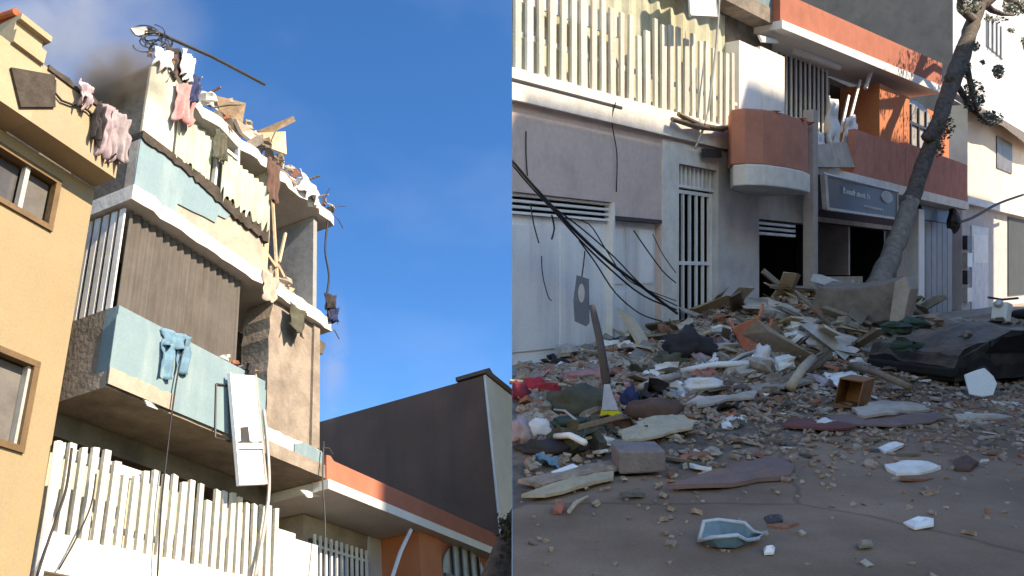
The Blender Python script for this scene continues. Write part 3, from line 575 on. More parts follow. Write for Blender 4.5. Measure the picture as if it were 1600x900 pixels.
# ---- smoke above the roof
def smoke(c0, rad, dens, col, nsc, lab):
    mb = MB(FW); mb.lump(c0, rad, 3, .08, 20, 14)
    sm = bpy.data.materials.new('smoke'); sm.use_nodes = True; t = sm.node_tree; t.nodes.clear()
    out = N(t, 'ShaderNodeOutputMaterial'); pv = N(t, 'ShaderNodeVolumePrincipled'); pv.inputs['Color'].default_value = (*col, 1)
    tcs = N(t, 'ShaderNodeTexCoord'); ns = N(t, 'ShaderNodeTexNoise'); ns.inputs['Scale'].default_value = nsc; ns.inputs['Detail'].default_value = 4; ns.inputs['Distortion'].default_value = .6
    ln = N(t, 'ShaderNodeVectorMath', operation='LENGTH'); sca = N(t, 'ShaderNodeVectorMath', operation='MULTIPLY'); sca.inputs[1].default_value = tuple(1.1/k for k in rad)
    fal = N(t, 'ShaderNodeMapRange'); fal.inputs['From Min'].default_value = 1.0; fal.inputs['From Max'].default_value = .1; fal.inputs['To Max'].default_value = 1; fal.interpolation_type = 'SMOOTHSTEP'
    nm_ = N(t, 'ShaderNodeMapRange'); nm_.inputs['From Min'].default_value = .36; nm_.inputs['From Max'].default_value = .72; nm_.inputs['To Max'].default_value = dens
    mu = N(t, 'ShaderNodeMath', operation='MULTIPLY')
    t.links.new(tcs.outputs['Object'], ns.inputs['Vector']); t.links.new(tcs.outputs['Object'], sca.inputs[0]); t.links.new(sca.outputs[0], ln.inputs[0])
    t.links.new(ln.outputs['Value'], fal.inputs['Value']); t.links.new(ns.outputs['Fac'], nm_.inputs['Value']); t.links.new(fal.outputs[0], mu.inputs[0]); t.links.new(nm_.outputs[0], mu.inputs[1])
    t.links.new(mu.outputs[0], pv.inputs['Density']); t.links.new(pv.outputs[0], out.inputs['Volume'])
    mb.single('smoke', sm, lab, None, kind='stuff', base=c0)
smoke(lp(185, 125, -.35), (.75, .55, .62), 13.0, (.34, .30, .27), 2.4, 'dark smoke puff rising between the yellow house and the roof corner')
smoke(lp(522, 560, -.6), (.35, .5, 1.5), 1.0, (.8, .76, .72), 1.2, 'thin dust drifting along the right edge of the damaged block')
smoke(lp(110, 45, -2.6), (2.6, 1.4, 1.5), 1.1, (.78, .77, .78), .8, 'pale smoke drifting over the yellow house')

# ================================================================== RIGHT STRETCH: street level, rubble
hp_ = [(-6, .10), (-2, .16), (0, .20), (3, .55), (5.2, 1.0), (7.6, 1.15), (10, 1.05), (13, .4), (16, .08), (40, .0)]
hc_ = [(-.5, .5), (0, .6), (1, .85), (2, 1), (3, .85), (4, .52), (5, .27), (6, .10), (7, .0), (40, 0)]
def lerp1(T, x):
    if x <= T[0][0]: return T[0][1]
    for (a, b), (c, d) in zip(T, T[1:]):
        if x <= c: return b+(d-b)*(x-a)/(c-a)
    return T[-1][1]
def heap(x, y):
    q = Vector((x, y, 0))-FR.P; a, o = q.dot(FR.d), q.dot(FR.n)
    h = lerp1(hp_, a+.25*(o-2))*lerp1(hc_, o)
    return h*(1+.35*noise.noise(Vector((x*.8, y*.8, 1))))+ (.10*noise.noise(Vector((x*2.1, y*2.1, 4))) if h > .03 else 0)
def hit(x, y, dz=0):                           # where a line of sight meets the rubble or the street
    r = ray(x, y); t = 3.0
    while t < 60:
        q = EYE+r*t
        if q.z <= max(heap(q.x, q.y), 0)+dz: return q
        t += .04
    return EYE+r*t
def facing(p, yaw=0):                          # right and towards-viewer directions at p
    v = (EYE-p); v.z = 0; v.normalize(); n_ = Matrix.Rotation(math.radians(yaw), 3, 'Z') @ v
    return Vector((-n_.y, n_.x, 0)), n_
def on_plane(x, y, p, n_):
    r = ray(x, y); return EYE+r*((p-EYE).dot(n_)/r.dot(n_))
FWR = Frame(Vector(), Vector((1, 0, 0)), Vector((0, -1, 0)), Vector((0, 0, 1)), 'R')
def Wm(): return MB(FWR)

# ---- apartment block, street level
az = thing('apartment_building', 'street front of the damaged block with garage door and slatted balcony above', 'building', FR, (5, 0, 0))
def rs(x, o=0): return FR.at(x, 428, o)[0]
def rz(x, y, o=0): return FR.at(x, y, o)[1]
GW = 3.06
mb = Rt(); mb.box(-.4, GW, -1.4, 0, 3.10, 4.62); mb.box(GW, 5.5, -1.4, 0, 2.84, 4.62); mb.box(4.80, 5.5, -1.4, 0, .13, 2.84); mb.box(5.5, 7.24, -1.4, 0, 4.10, 4.62); mb.build('wall', mauve, az)
mb = Rt(); mb.box(4.83, 5.5, -.005, .03, .13, 4.55); mb.box(5.5, 7.24, -.005, .03, 4.10, 4.55); mb.build('gate_surround', white, az)
mb = Rt(); mb.box(7.24, 9.4, -1.4, .06, .13, 4.60); mb.build('pier', mat('blue-grey pier paint', (.64, .62, .64), (.56, .54, .56), 2, dirt=.4, dirtcol=(.3, .3, .33)), az)
mb = Rt(); mb.prism([(-.6, 4.62), (11.3, 4.62), (11.3, 5.12)]+rag(11.3, -.6, 5.16, 60, .03, 71), -1.4, .12); mb.build('balcony_slab', white, az)
mb = Rt(); mb.box(-.5, 3.15, .122, .135, 4.93, 4.975); mb.build('drip_edge', steel, az)
gd = Rt().box(-.3, GW-.09, -.20, -.14, .13, 2.72).build('garage_door', garage, az)
for a in (.0, 1.45): Rt().box(a+.04, a+1.34, -.139, -.115, .35, 2.55).build('panel', garage, gd)
Rt().box(GW-.088, GW-.002, -.21, .02, .13, 3.098).build('door_frame', whitep, az)
gl = Rt().box(-.3, GW-.09, -.19, -.17, 2.722, 3.09).build('louvre_back', void, az)
for i in range(4): Rt().box(-.3, GW-.091, -.165, -.06, 2.73+i*.103, 2.775+i*.103).build('louvre_slat', whitep, az)
sd_ = Rt().box(GW+.002, 4.79, -.20, -.14, .13, 2.76).build('side_door', garage, az)
for a0, a1 in ((3.15, 3.55), (3.65, 4.05), (4.15, 4.68)):
    for u0, u1 in ((.3, 1.35), (1.5, 2.62)):
        Rt().box(a0, a1, -.139, -.118, u0, u1).build('panel', garage, sd_)
Rt().box(GW+.001, 4.795, -.19, .03, 2.765, 2.838).build('door_lintel', steel, az)
# gate
Rt().box(7.225, 7.238, -1.19, -.17, .13, 4.09).build('passage_shade', void, az)  # added near-black lining, stands for the shade in the passage
Rt().box(5.52, 7.22, -1.38, -1.2, .13, 4.09).build('passage_dark', void, az)
gt = Rt().box(5.52, 5.62, -.16, -.08, .13, 3.56).build('gate', whitep, az)
Rt().box(7.10, 7.22, -.16, -.08, .13, 3.56).build('gate_post', whitep, gt)
for u in (.2, 1.9, 3.48): Rt().box(5.622, 7.098, -.15, -.09, u, u+.08).build('gate_rail', whitep, gt)
for i in range(4):
    a = 5.92+i*.30; Rt().box(a-.035, a+.035, -.145, -.095, .28, 3.478).build('gate_bar', whitep, gt)
Rt().box(5.52, 7.22, -.15, -.05, 3.60, 3.66).build('transom_rail', whitep, az)
for i in range(9):
    a = 5.60+i*.19; Rt().box(a-.035, a+.035, -.14, -.07, 3.662, 4.09).build('transom_bar', whitep, az)
# slatted balcony
mb = Rt(); corr(mb, -.5, 8.3, -.30, 5.2, 8.0, .55, .05, seed=34); mb.build('balcony_curtain', sage, az)
nS = 27
for i in range(nS):
    a = -.25+i*(8.2/(nS-1)); w_ = R_(.065, .10); t = 6.95+R_(-.12, .1)-(.35 if i in (13, 14) else 0)+(.5 if i < 7 else 0); k = R_(-.025, .025)
    mb = Rt(); mb.prism([(a-w_, 5.12), (a+w_, 5.12), (a+w_+k, t), (a-w_+k, t)], .03, .09); mb.build('railing_slat', cream, az, bevel=.01)
mb = Rt(); mb.box(-.4, 3.2, -.02, .025, 6.35, 6.75); mb.build('railing_rail', white, az)
Rt().box(-.5, 8.3, -.02, .02, 5.75, 5.84).build('railing_rail', cream, az)
mb = Rt(); mb.box(8.32, 9.5, -.4, .05, 5.14, 7.35); mb.build('white_wall', whitep, az)
mb = Rt(); mb.box(9.54, 11.0, -.4, .03, 5.14, 7.45); mb.build('white_wall', white, az)
mb = Rt(); mb.box(-.6, 11.25, -1.4, -.42, 5.13, 8.1); mb.build('upper_back_wall', concd, az)
mb = Rt(); mb.prism([(4.0, 8.12), (11.25, 8.12), (11.25, 8.5), (4.0, 8.5)], -1.4, .10); mb.build('upper_slab', conc, az)
mb = Rt(); mb.box(4.0, 11.22, -.1, .08, 8.51, 10); mb.build('upper_parapet', blue, az)
hd2 = thing('dangling_door_end', 'lower end of a white door hanging below the blue balcony at the top edge', 'door', FR, (6.9, .4, 7.6))
q = [rp(1072, -60, .45), rp(1112, -60, .45), rp(1120, 26, .5), rp(1078, 24, .5)]
mb = Rt(); mb.slab(q, .04); mb.build('panel', whitep, hd2)
for i in (1, 2): mb = Rt(); mb.tube([q[i], q[(i+1) % 4]], .035, 6); mb.build('frame_rail', alu, hd2)
cable('hanging_cable', 'pale cable hanging from the blue balcony past the slats', [(1124, -10, .3), (1120, 60, .3), (1112, 130, .3), (1104, 185, .25), (1086, 232, .2)], .03, alu, 'R')
cable('hanging_cable', 'thin dark cable running down the wall below the slats', [(962, 160, .16), (956, 190, .1), (964, 240, .06), (963, 300, .05)], .012, wire, 'R')
cable('hanging_cable', 'short dark cable stub high on the far left of the mauve wall', [(822, 205, .03), (822, 240, .03), (824, 275, .03)], .012, wire, 'R')
# debris caught on the balcony edge
for i, (x0, y0, x1, y1) in enumerate([(1050, 186, 1130, 204), (1060, 178, 1100, 196), (1100, 196, 1138, 200)]):
    mb = Rt(); mb.tube([rp(x0, y0, .25), rp((x0+x1)/2, (y0+y1)/2+3, .3), rp(x1, y1, .2)], [.05, .07, .04], 6)
    mb.single('fallen_branch', wood, ['twisted branch caught on the right end of the slat railing', 'short twig above the twisted branch on the slat railing', 'branch end touching the red balcony and the slat railing'][i], 'branch')
mb = Rt(); mb.slab([rp(*q_, .15) for q_ in ((1098, 232), (1124, 234), (1126, 246), (1100, 246))], .08); mb.single('wall_lamp', steel, 'small dark wall fixture above the barred gate', 'lamp')

# ---- red house, street level
sh1_ = FR.at(1266, 428, 0)[0]
rd = thing('red_shop_house', 'red shop house with curved balcony, broken shop front and overhanging eave', 'house', FR, (17, 0, 0))
# curved balcony drum
dp = [(8.6, .0), (7.3, .28), (6.75, .62), (6.75, .95), (7.15, 1.2), (7.9, 1.34), (8.8, 1.36), (9.55, 1.25), (9.78, 1.08), (9.78, .0)]
tz, bz, wz = rz(1200, 163, 1.25), rz(1200, 291, 1.25), rz(1200, 258, 1.25)
mb = Rt(); A = []; B = []
mb.plan(dp, wz+.001, tz-.12); dm = mb.build('curved_parapet', mat('brick red render', (.50, .20, .14), (.43, .17, .12), 3, dirt=.4, dirtcol=(.2, .09, .065)), rd, bevel=.03)
mb = Rt(); mb.plan([(a, o+.05 if o > 0 else o) for a, o in dp], bz, wz); mb.build('balcony_band', white, rd, bevel=.03)
for aa, ob, zz in ((9.5, 1.2, .10), (9.7, 1.0, .06), (8.9, 1.3, .05), (7.6, 1.22, .04)):
    mb = Rt(); mb.lump(FR.p(aa, ob-.08, tz-.13), (.25, .12, zz), aa*7, .6, 8, 5); mb.build('broken_rim', red, rd)
cl_ = Rt(); cl_.box(9.84, 10.12, 1.0, 1.28, .3, 5.75); cl_.build('column', mat('taupe column', (.36, .31, .30), (.29, .25, .24), 3, dirt=.4), rd, bevel=.02)
# main walls behind
mb = Rt(); mb.box(9.42, 27.5, -5.5, -5.2, 0, 8.2); mb.build('back_wall', concd, rd)
Rt().box(9.42, 27.5, -5.19, -.52, 4.16, 4.4).build('shop_ceiling', concd, rd)
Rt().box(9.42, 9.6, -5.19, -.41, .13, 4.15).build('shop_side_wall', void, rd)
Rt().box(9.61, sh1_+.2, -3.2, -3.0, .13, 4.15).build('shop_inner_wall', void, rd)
Rt().box(sh1_+.2, sh1_+.3, -3.2, -.41, .13, 4.15).build('shop_shade_sheet', void, rd)  # added near-black sheet, paints the shop opening as shade
Rt().box(sh1_-.01, sh1_, -.4, -.02, .13, 3.4).build('reveal_shade', void, rd)  # near-black sheet, shade put into the reveal's colour
Rt().box(11.3, 27.5, -5.19, -1.31, 8.06, 8.25).build('roof_deck', conc, rd)
sh0, sh1 = rs(1176), rs(1266)
uo = rz(1220, 352)
mb = Rt(); mb.box(8.9, sh0-.02, -.4, -.02, .13, 3.55); mb.build('door_pier', whitep, rd)
mb = Rt(); mb.box(8.9, 13.1, -.4, -.03, rz(1220, 345), 4.15); mb.build('lintel', white, rd)
for i in range(3): Rt().box(sh0, sh1-.9, -.25, -.05, uo-.02-i*.13, uo+.05-i*.13).build('roller_slat', alu, rd)
mb = Rt(); mb.box(sh1+.0, sh1+.5, -.4, -.02, .13, 3.4); mb.build('shop_pier', plast, rd)
a0, a1, a2 = sh1+.5, rs(1346), rs(1398)
mb = Rt(); mb.box(a0, a1, -.4, -.05, .13, rz(1310, 448)); mb.build('counter_wall', mat('dark red render', (.20, .075, .07), (.15, .055, .05), 3), rd)
mb = Rt(); mb.box(a0, a1, -.45, .04, rz(1310, 448)+.002, rz(1310, 432)); mb.build('counter_top', plast, rd)
mb = Rt(); mb.box(a2+.1, a2+.2, -3, -.42, .13, 4.14); mb.build('bay_shade_sheet', void, rd)  # added near-black sheet, shade behind the second opening
mb = Rt(); mb.box(a1, a1+.15, -2.6, -.41, rz(1310, 430), 3.4); mb.build('inner_partition', mat('pale inner wall', (.5, .47, .45), scale=2), rd)
mb = Rt(); mb.box(a0, a2+.3, -.4, -.06, rz(1330, 352), 4.15); mb.build('shop_lintel', mat('dark maroon render', (.10, .06, .06), (.07, .045, .045), 3), rd)
mb = Rt(); mb.box(a0, a2+.3, -.05, -.02, rz(1330, 352), rz(1330, 345)); mb.build('lintel_trim', plast, rd)
mb = Rt(); mb.box(a2+.3, a2+1.4, -.4, -.02, .13, 4.15); mb.build('shop_pier', plast, rd)
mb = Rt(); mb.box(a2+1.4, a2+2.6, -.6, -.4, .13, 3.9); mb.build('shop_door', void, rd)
mb = Rt(); mb.box(a2+2.6, a2+3.3, -.4, .05, .13, 4.1); mb.build('shop_pier', whitep, rd)
for i in range(6):
    a = a2+3.4+i*.75; mb = Rt(); mb.box(a, a+.68, -.3, -.12, .13, 3.75); mb.build('folding_shutter', mat('shutter grey', (.21, .205, .215), (.16, .155, .165), 2, rough=.5), rd)
mb = Rt(); mb.box(a2+3.3, 27.5, -.4, -.05, 3.76, 4.3); mb.build('shutter_lintel', signm, rd)
# balcony slab over the shop with parapet
mb = Rt(); mb.box(9.8, 27.6, -.5, .62, 4.30, 4.62); mb.build('balcony_slab', white, rd)
p0, p1 = rs(1336, .6), rs(1414, .6)
mb = Rt(); mb.prism([(p0, 4.63), (p1, 4.63), (p1, 5.95)]+rag(p1, p0, 5.95, 10, .05, 81), .40, .60); mb.build('parapet', mat('maroon parapet', (.52, .20, .145), (.44, .165, .12), 3, dirt=.3), rd)
mb = Rt(); mb.box(p1+.05, 27.4, .40, .60, 4.63, 6.1); mb.build('parapet', MATS['maroon parapet'], rd)
# upper floor
UB = -1.0
mb = Rt(); mb.box(11.3, 16.9, UB-.3, UB, 4.63, 8.0); mb.build('upper_wall', plast, rd)
wa0, wa1 = rs(1206, UB), rs(1290, UB)
wn = Rt().box(max(wa0, 11.35), wa1, UB+.002, UB+.04, rz(1250, 205, UB), rz(1250, 96, UB)).build('window', glassd, rd)
for i in range(12):
    a = max(wa0, 11.35)+.1+i*(wa1-max(wa0, 11.35)-.2)/11; Rt().box(a-.05, a+.05, UB+.06, UB+.1, rz(1250, 205, UB), rz(1250, 92, UB)).build('window_bar', whitep, wn)
o0, o1 = rs(1376), rs(1421)
mb = Rt(); mb.box(o0-.1, o1, -1.3, 0, 4.63, 8.05); mb.build('pillar', orange, rd)
mb = Rt(); mb.box(o1, 27.5, -1.3, -.10, 4.63, 8.05); mb.build('bay_wall', orange, rd)
b0, b1 = rs(1403, -.1), rs(1458, -.1)
ub, ut = 4.9, rz(1430, 158, -.1)
ac = [((b0+b1)/2-(b1-b0)/2*math.cos(math.pi*i/10), ut-.9+.9*math.sin(math.pi*i/10)) for i in range(11)]
mb = Rt(); mb.prism([(b0, ub)]+ac+[(b1, ub)], -.098, -.06); aw = mb.build('arched_window', MATS['dusty window'], rd)
for i in range(5): a = b0+.3+i*(b1-b0-.6)/4; Rt().box(a-.06, a+.06, -.05, .0, ub, ut-.25).build('bar', steel, aw)
Rt().box(b0, b1, -.045, -.005, ut-.95, ut-.85).build('bar', steel, aw)
# eave
eo = .35
z0, z1 = rz(1221, 40, eo), rz(1221, 26, eo)
ez = (rz(1222, 40, eo)+rz(1460, 140, eo))/2
ea0, ea1 = rs(1222, eo), rs(1472, eo)
mb = Rt(); mb.prism([(ea0, rz(1222, 44, eo)), (ea1, rz(1472, 146, eo)), (ea1, rz(1472, 134, eo)), (ea0, rz(1222, 31, eo))], -1.3, eo); mb.build('eave_slab', whitep, rd)
mb = Rt(); mb.prism([(ea0, rz(1222, 30, eo)), (ea1+.2, rz(1472, 133, eo)), (ea1+.2, rz(1476, 100, eo)), (ea0, rz(1222, -14, eo))], -.3, eo-.05); mb.build('fascia', red, rd)
mb = Rt(); mb.tube([rp(1240, 77, -.4), rp(1310, 104, -.4)], .13, 8); mb.single('tube_lamp', whitep, 'white tube lamp fixture under the eave above the barred window', 'lamp', smooth=True)
mb = Rt(); mb.slab([rp(*q_, .0) for q_ in ((1185, 55), (1212, 62), (1216, 68), (1190, 66))], .06); mb.single('plaster_shard', whitep, 'white plaster shard hanging above the curved balcony', 'debris')
mb = Rt(); mb.tube([rp(1362, 108, -.1), rp(1352, 138, -.1)], .07, 6); mb.single('broken_rod', whitep, 'short white rod hanging left of the sunlit orange pillar', 'rod')
# shop sign
so_ = 1.0
sg = thing('shop_sign', 'slate grey shop sign with pale lettering hanging askew over the shop', 'sign', FR, (rs(1340, so_), so_, rz(1340, 330, so_)))
sq = [(1286, 272), (1402, 300), (1402, 342), (1290, 326)]
mb = Rt(); mb.prism([FR.at(*q_, so_) for q_ in sq], so_-.28, so_); mb.build('sign_box', signm, sg)
mb = Rt()
for i in range(4):
    p, r_ = FR.at(*sq[i], so_), FR.at(*sq[(i+1) % 4], so_)
    mb.tube([FR.p(p[0], so_, p[1]), FR.p(r_[0], so_, r_[1])], .05 if i != 3 else .1, 5)
mb.build('sign_frame', alu, sg)
mb = Rt()                                      # worn lettering, too blurred to read: a row of pale strokes
for i, (hgt, bars) in enumerate([(10, (0, 5)), (6, (3, 0)), (6, (0,)), (9, (4,)), (6, (0, 3, 5)), (6, (3,)), (8, (0, 4)), (9, ())]):
    x = 1317+i*5.3; y = 302+i*1.3; st = lambda x0, y0, x1, y1: mb.prism([FR.at(*q_, so_) for q_ in ((x0, y0), (x1, y0+.4), (x1, y1+.4), (x0, y1))], so_+.002, so_+.02)
    st(x, y-hgt, x+1.5, y)
    if i % 3: st(x+3, y-6, x+4.2, y)
    for b_ in bars: st(x+1.5, y-b_-1.4, x+3.4, y-b_)
mb.build('lettering', mat('pale lettering', (.55, .58, .62), scale=2), sg)
mb = Rt()
for i in range(9):
    x = 1349+i*3.5; y = 320+i*.75; mb.prism([FR.at(*q_, so_) for q_ in ((x, y), (x+2.2, y+.4), (x+2.2, y+3.6+(i % 3)*.6), (x, y+3.2))], so_+.002, so_+.02)
mb.build('small_lettering', MATS['pale lettering'], sg)
cx_, cz_ = FR.at(1385, 308, so_)
mb = Rt(); mb.prism([(cx_+.52*math.cos(i*math.pi/6), cz_+.19*math.sin(i*math.pi/6)) for i in range(12)], so_+.002, so_+.03); mb.build('round_emblem', MATS['pale lettering'], sg)
# collapsed awning and curtain between the columns
mb = Rt(); mb.slab([rp(1262, 228, .9), rp(1322, 222, .3), rp(1338, 262, .5), rp(1272, 262, 1.0)], .10); mb.single('collapsed_awning', plast, 'pale collapsed awning sheet beside the curved balcony', 'awning')
for i, (a, b, dpp, lab) in enumerate([((1262, 206), (1288, 208), 36, 'sunlit white curtain bunched on the collapsed awning'), ((1291, 150), (1306, 156), 72, 'long white torn curtain hanging by the barred window'), ((1318, 186), (1336, 178), 40, 'torn white strip hanging right of the long curtain')]):
    A, B = rp(*a, .2), rp(*b, .1); mb = Rt(); mb.cloth(A, B-A, rp(a[0]+4, a[1]+dpp, .35)-A, 7, 9, .10, 2.2, th=.03, seed=i+60, rag=.3); mb.single('torn_curtain', c_white, lab, 'curtain', smooth=True)
for i, (p, q_, lab) in enumerate([((1344, 126), (1322, 212), 'bent white bar before the shaded orange wall'), ((1326, 150), (1314, 206), 'thin pale lath left of the bent white bar')]):
    mb = Rt(); mb.tube([rp(*p, -.2), rp(*q_, .1)], .05, 5); mb.single('bent_bar', whitep, lab, 'bar')

# ---- buildings further along
dk = thing('grey_gabled_building', 'dark grey side wall of a taller building with overexposed white front and windows', 'building', FR, (34, -4, 0))
gs = rs(1489, -1.5)
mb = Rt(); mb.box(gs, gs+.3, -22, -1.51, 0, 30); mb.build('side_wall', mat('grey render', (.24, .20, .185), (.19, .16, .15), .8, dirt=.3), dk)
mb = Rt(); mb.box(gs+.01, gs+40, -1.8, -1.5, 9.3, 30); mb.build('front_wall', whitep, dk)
for i, (x0, x1, y0, y1) in enumerate([(1540, 1566, 20, 78), (1598, 1625, 60, 82)]):
    a0_, a1_ = rs(x0, -1.5), rs(x1, -1.5)
    w0 = Rt().prism([(a0_, rz(x0, y1-6, -1.5)), (a1_, rz(x0, y1-6, -1.5)), (a1_, rz(x0, y0, -1.5)), (a0_, rz(x0, y0, -1.5))], -1.499, -1.46).build('window', glassg, dk)
    for k in range(4): a = a0_+(a1_-a0_)*(k+.5)/4; Rt().box(a-.16, a+.16, -1.44, -1.38, rz(x0, y1-6, -1.5), rz(x0, y0, -1.5)).build('window_bar', whitep, w0)
ch = thing('cream_house', 'cream house with ragged grey awning roof at the right edge', 'house', FR, (36, 0, 0))
cs = rs(1512, -.2)
mb = Rt(); mb.box(cs, cs+40, -1.4, -.2, 4.9, 9.2); mb.build('upper_wall', mat('cream paint', (.72, .64, .54), (.64, .57, .48), 2, dirt=.25, dirtcol=(.45, .36, .26)), ch)
mb = Rt(); mb.box(cs-1.2, cs+40, -1.4, -.15, .13, 4.9); mb.build('lower_wall', mat('grey-white paint', (.58, .56, .57), (.5, .485, .49), 1.2, dirt=.4, dirtcol=(.35, .33, .34)), ch)
mb = Rt(); mb.box(cs-1.2, cs+40, -.14, .1, 4.72, 5.05); mb.build('ledge', whitep, ch)
a0_, a1_ = rs(1556, -.2), rs(1580, -.2); Rt().box(a0_, a1_, -.198, -.15, rz(1556, 262, -.2), rz(1556, 212, -.2)).build('window', glassg, ch)
n_ = 18
eve = [(cs-1.4+44*i/n_, 8.0+.35*noise.noise(Vector((i*.9, 3, 3)))) for i in range(n_+1)]
mb = Rt(); A = [FR.p(a, .45, z+.5) for a, z in eve]; Bq = [FR.p(a, -1.3, 10.0) for a, z in eve]
mb.ext(A+Bq[::-1], [q_+Vector((0, 0, .3)) for q_ in A+Bq[::-1]]); mb.build('awning_roof', mat('corrugated grey', (.20, .185, .18), (.14, .13, .125), 3, dirt=.5), ch)
d0, d1 = rs(1516, -.15), rs(1542, -.15); dw = Rt().box(d0, d1, -.149, -.08, .13, rz(1516, 352, -.15)).build('white_door', mat('lilac white door', (.66, .65, .69), scale=2, rough=.5), ch)
Rt().box(d0+.2, d1-.2, -.079, -.06, 2.2, 3.5).build('panel', whitep, dw)
d2, d3 = rs(1574, -.15), rs(1660, -.15); Rt().box(d2, d3, -.149, -.10, .6, rz(1574, 338, -.15)).build('dark_shopfront', mat('teal dark glass', (.03, .045, .05), (.05, .06, .065), 1, rough=.75), ch)
a0_, a1_ = rs(1492, -.1), rs(1512, -.1)
for i in range(4): mb = Rt(); mb.box(cs-1.1, cs-.3, -.14, .05, .5+i*.75, 1.1+i*.75); mb.build('meter_box', [alu, steel][i % 2], ch)
cable('overhead_cable', 'dark cable slanting up to the right edge below the cream house', [(1494, 348, .6), (1520, 340, .7), (1560, 318, .8), (1605, 302, .9)], .06, wire, 'R')
mb = Rt(); mb.lump(rp(1490, 345, .4), (.25, .25, .45), 4, .3, 8, 6); mb.single('street_lantern', steel, 'small dark lantern hanging beside the cream house', 'lantern')

# ---- leaning tree
tr = thing('leaning_street_tree', 'broken leaning tree with grey lower trunk and dark crown before the red house', 'tree', FR, (rs(1368, 2.0), 2.0, .7))
P = [rp(1384+(424-y)*.352+(-8 if y > 430 else 0), y, 2.0) for y in (470, 424, 372, 322, 270, 212, 150, 96, 48, 0, -60)]
W_ = [.34, .29, .25, .235, .225, .23, .25, .28, .25, .24, .24]
Q = [q_+Vector((.06*noise.noise(Vector((i*1.7, 0, 0))), 0, .05*noise.noise(Vector((0, i*2.1, 0))))) for i, q_ in enumerate(P)]
mb = Rt(); mb.rough(Q[3:], W_[3:], 16); mb.build('trunk', barkd, tr, smooth=True)
mb = Rt(); mb.rough(Q[:3]+[Q[3]+(Q[4]-Q[3])*.15], W_[:3]+[.235], 16); mb.build('lit_trunk', mat('lit bark', (.27, .23, .20), (.13, .11, .095), 7, bump=.8), tr, smooth=True)  # same trunk in paler bark: the lit lower part put into the colour
limbs = [((1500, 70), (1512, 110), (1520, 150), (1528, 178)), ((1532, 0), (1550, 16), (1566, 22), (1584, 24)), ((1446, 212), (1462, 220), (1470, 200), (1480, 176)), ((1520, 30), (1500, 14), (1500, -8), (1502, -30)), ((1524, 20), (1560, -8), (1590, 6), (1612, 30)), ((1482, 120), (1500, 140), (1520, 172), (1548, 196))]
for l_ in limbs: mb = Rt(); mb.tube([rp(x, y, 2.0+.15*i) for i, (x, y) in enumerate(l_)], [.16, .11, .08, .04], 6); mb.build('limb', barkd, tr, smooth=True)
def leaf(mb, c, sz):
    a = Vector((R_(-1, 1), R_(-1, 1), R_(-1, 1))).normalized(); b = a.orthogonal().normalized(); mb.add([c-a*sz, c+b*sz*.6, c+a*sz, c-b*sz*.6], [(0, 1, 2, 3)])
mb = Rt()
for x, y, rx, ry, cnt in ((1588, 8, 22, 16, 420), (1560, 112, 9, 11, 130), (1580, 48, 6, 4, 30), (1510, 108, 8, 14, 90), (1524, 72, 7, 8, 60), (1515, 10, 20, 14, 200), (1535, 97, 4, 4, 20), (1600, 66, 4, 10, 50), (1522, 150, 18, 26, 240), (1548, 184, 22, 12, 160), (1476, 196, 16, 22, 90), (1556, 30, 20, 6, 50), (1466, 230, 10, 16, 60), (1562, -30, 60, 24, 500)):
    for i in range(int(cnt*2.4)):
        an, k = R_(0, 6.28), R_(0, 1)**.7; leaf(mb, rp(x+rx*k*math.cos(an), y+ry*k*math.sin(an), 2.0+R_(-.5, .5)), R_(.035, .10))
mb.build('crown', leafm, tr)

# ---- overhead wires fallen across the garage
for i, (pts, r, lab) in enumerate([
    ([(801, 252, 1.2), (826, 282, 1.1), (858, 318, 1.0), (900, 362, .9), (950, 408, .8), (1000, 446, .6), (1058, 490, .4)], .030, 'thick dark cable falling across the garage door to the gate'),
    ([(801, 258, 1.25), (830, 292, 1.15), (866, 330, 1.0), (905, 374, .9), (955, 422, .8), (1005, 462, .6), (1057, 484, .4)], .018, 'second cable just below the thick one across the garage'),
    ([(862, 322, 1.0), (910, 358, .9), (960, 402, .8), (1010, 452, .6), (1058, 478, .4)], .014, 'thin cable just above the thick one near the gate'),
    ([(880, 340, .9), (920, 350, .85), (950, 395, .8), (985, 440, .6), (1056, 470, .3)], .011, 'loose thin cable sagging over the panelled side door'),
    ([(905, 376, .8), (930, 410, .8), (962, 458, .7), (1000, 490, .6), (1034, 502, .5)], .014, 'cable loop drooping lowest toward the rubble'),
    ([(990, 360, .3), (1012, 392, .3), (1036, 424, .3), (1056, 442, .25)], .014, 'short dark cable on the side door near the gate'),
    ([(1020, 366, .3), (1036, 398, .3), (1056, 426, .25)], .010, 'shortest thin cable beside the gate post'),
    ([(829, 318, .9), (834, 350, .8), (842, 380, .8)], .012, 'frayed cable end hanging on the left of the garage door'),
    ([(862, 336, .9), (866, 356, .9), (862, 374, .9)], .016, 'stubby cable end in the middle of the garage door'),
    ([(846, 400, .3), (848, 430, .3), (856, 462, .3), (862, 470, .3)], .010, 'faint cable low on the left garage panel')]):
    cable('fallen_cable', lab, pts, r, wire, 'R')
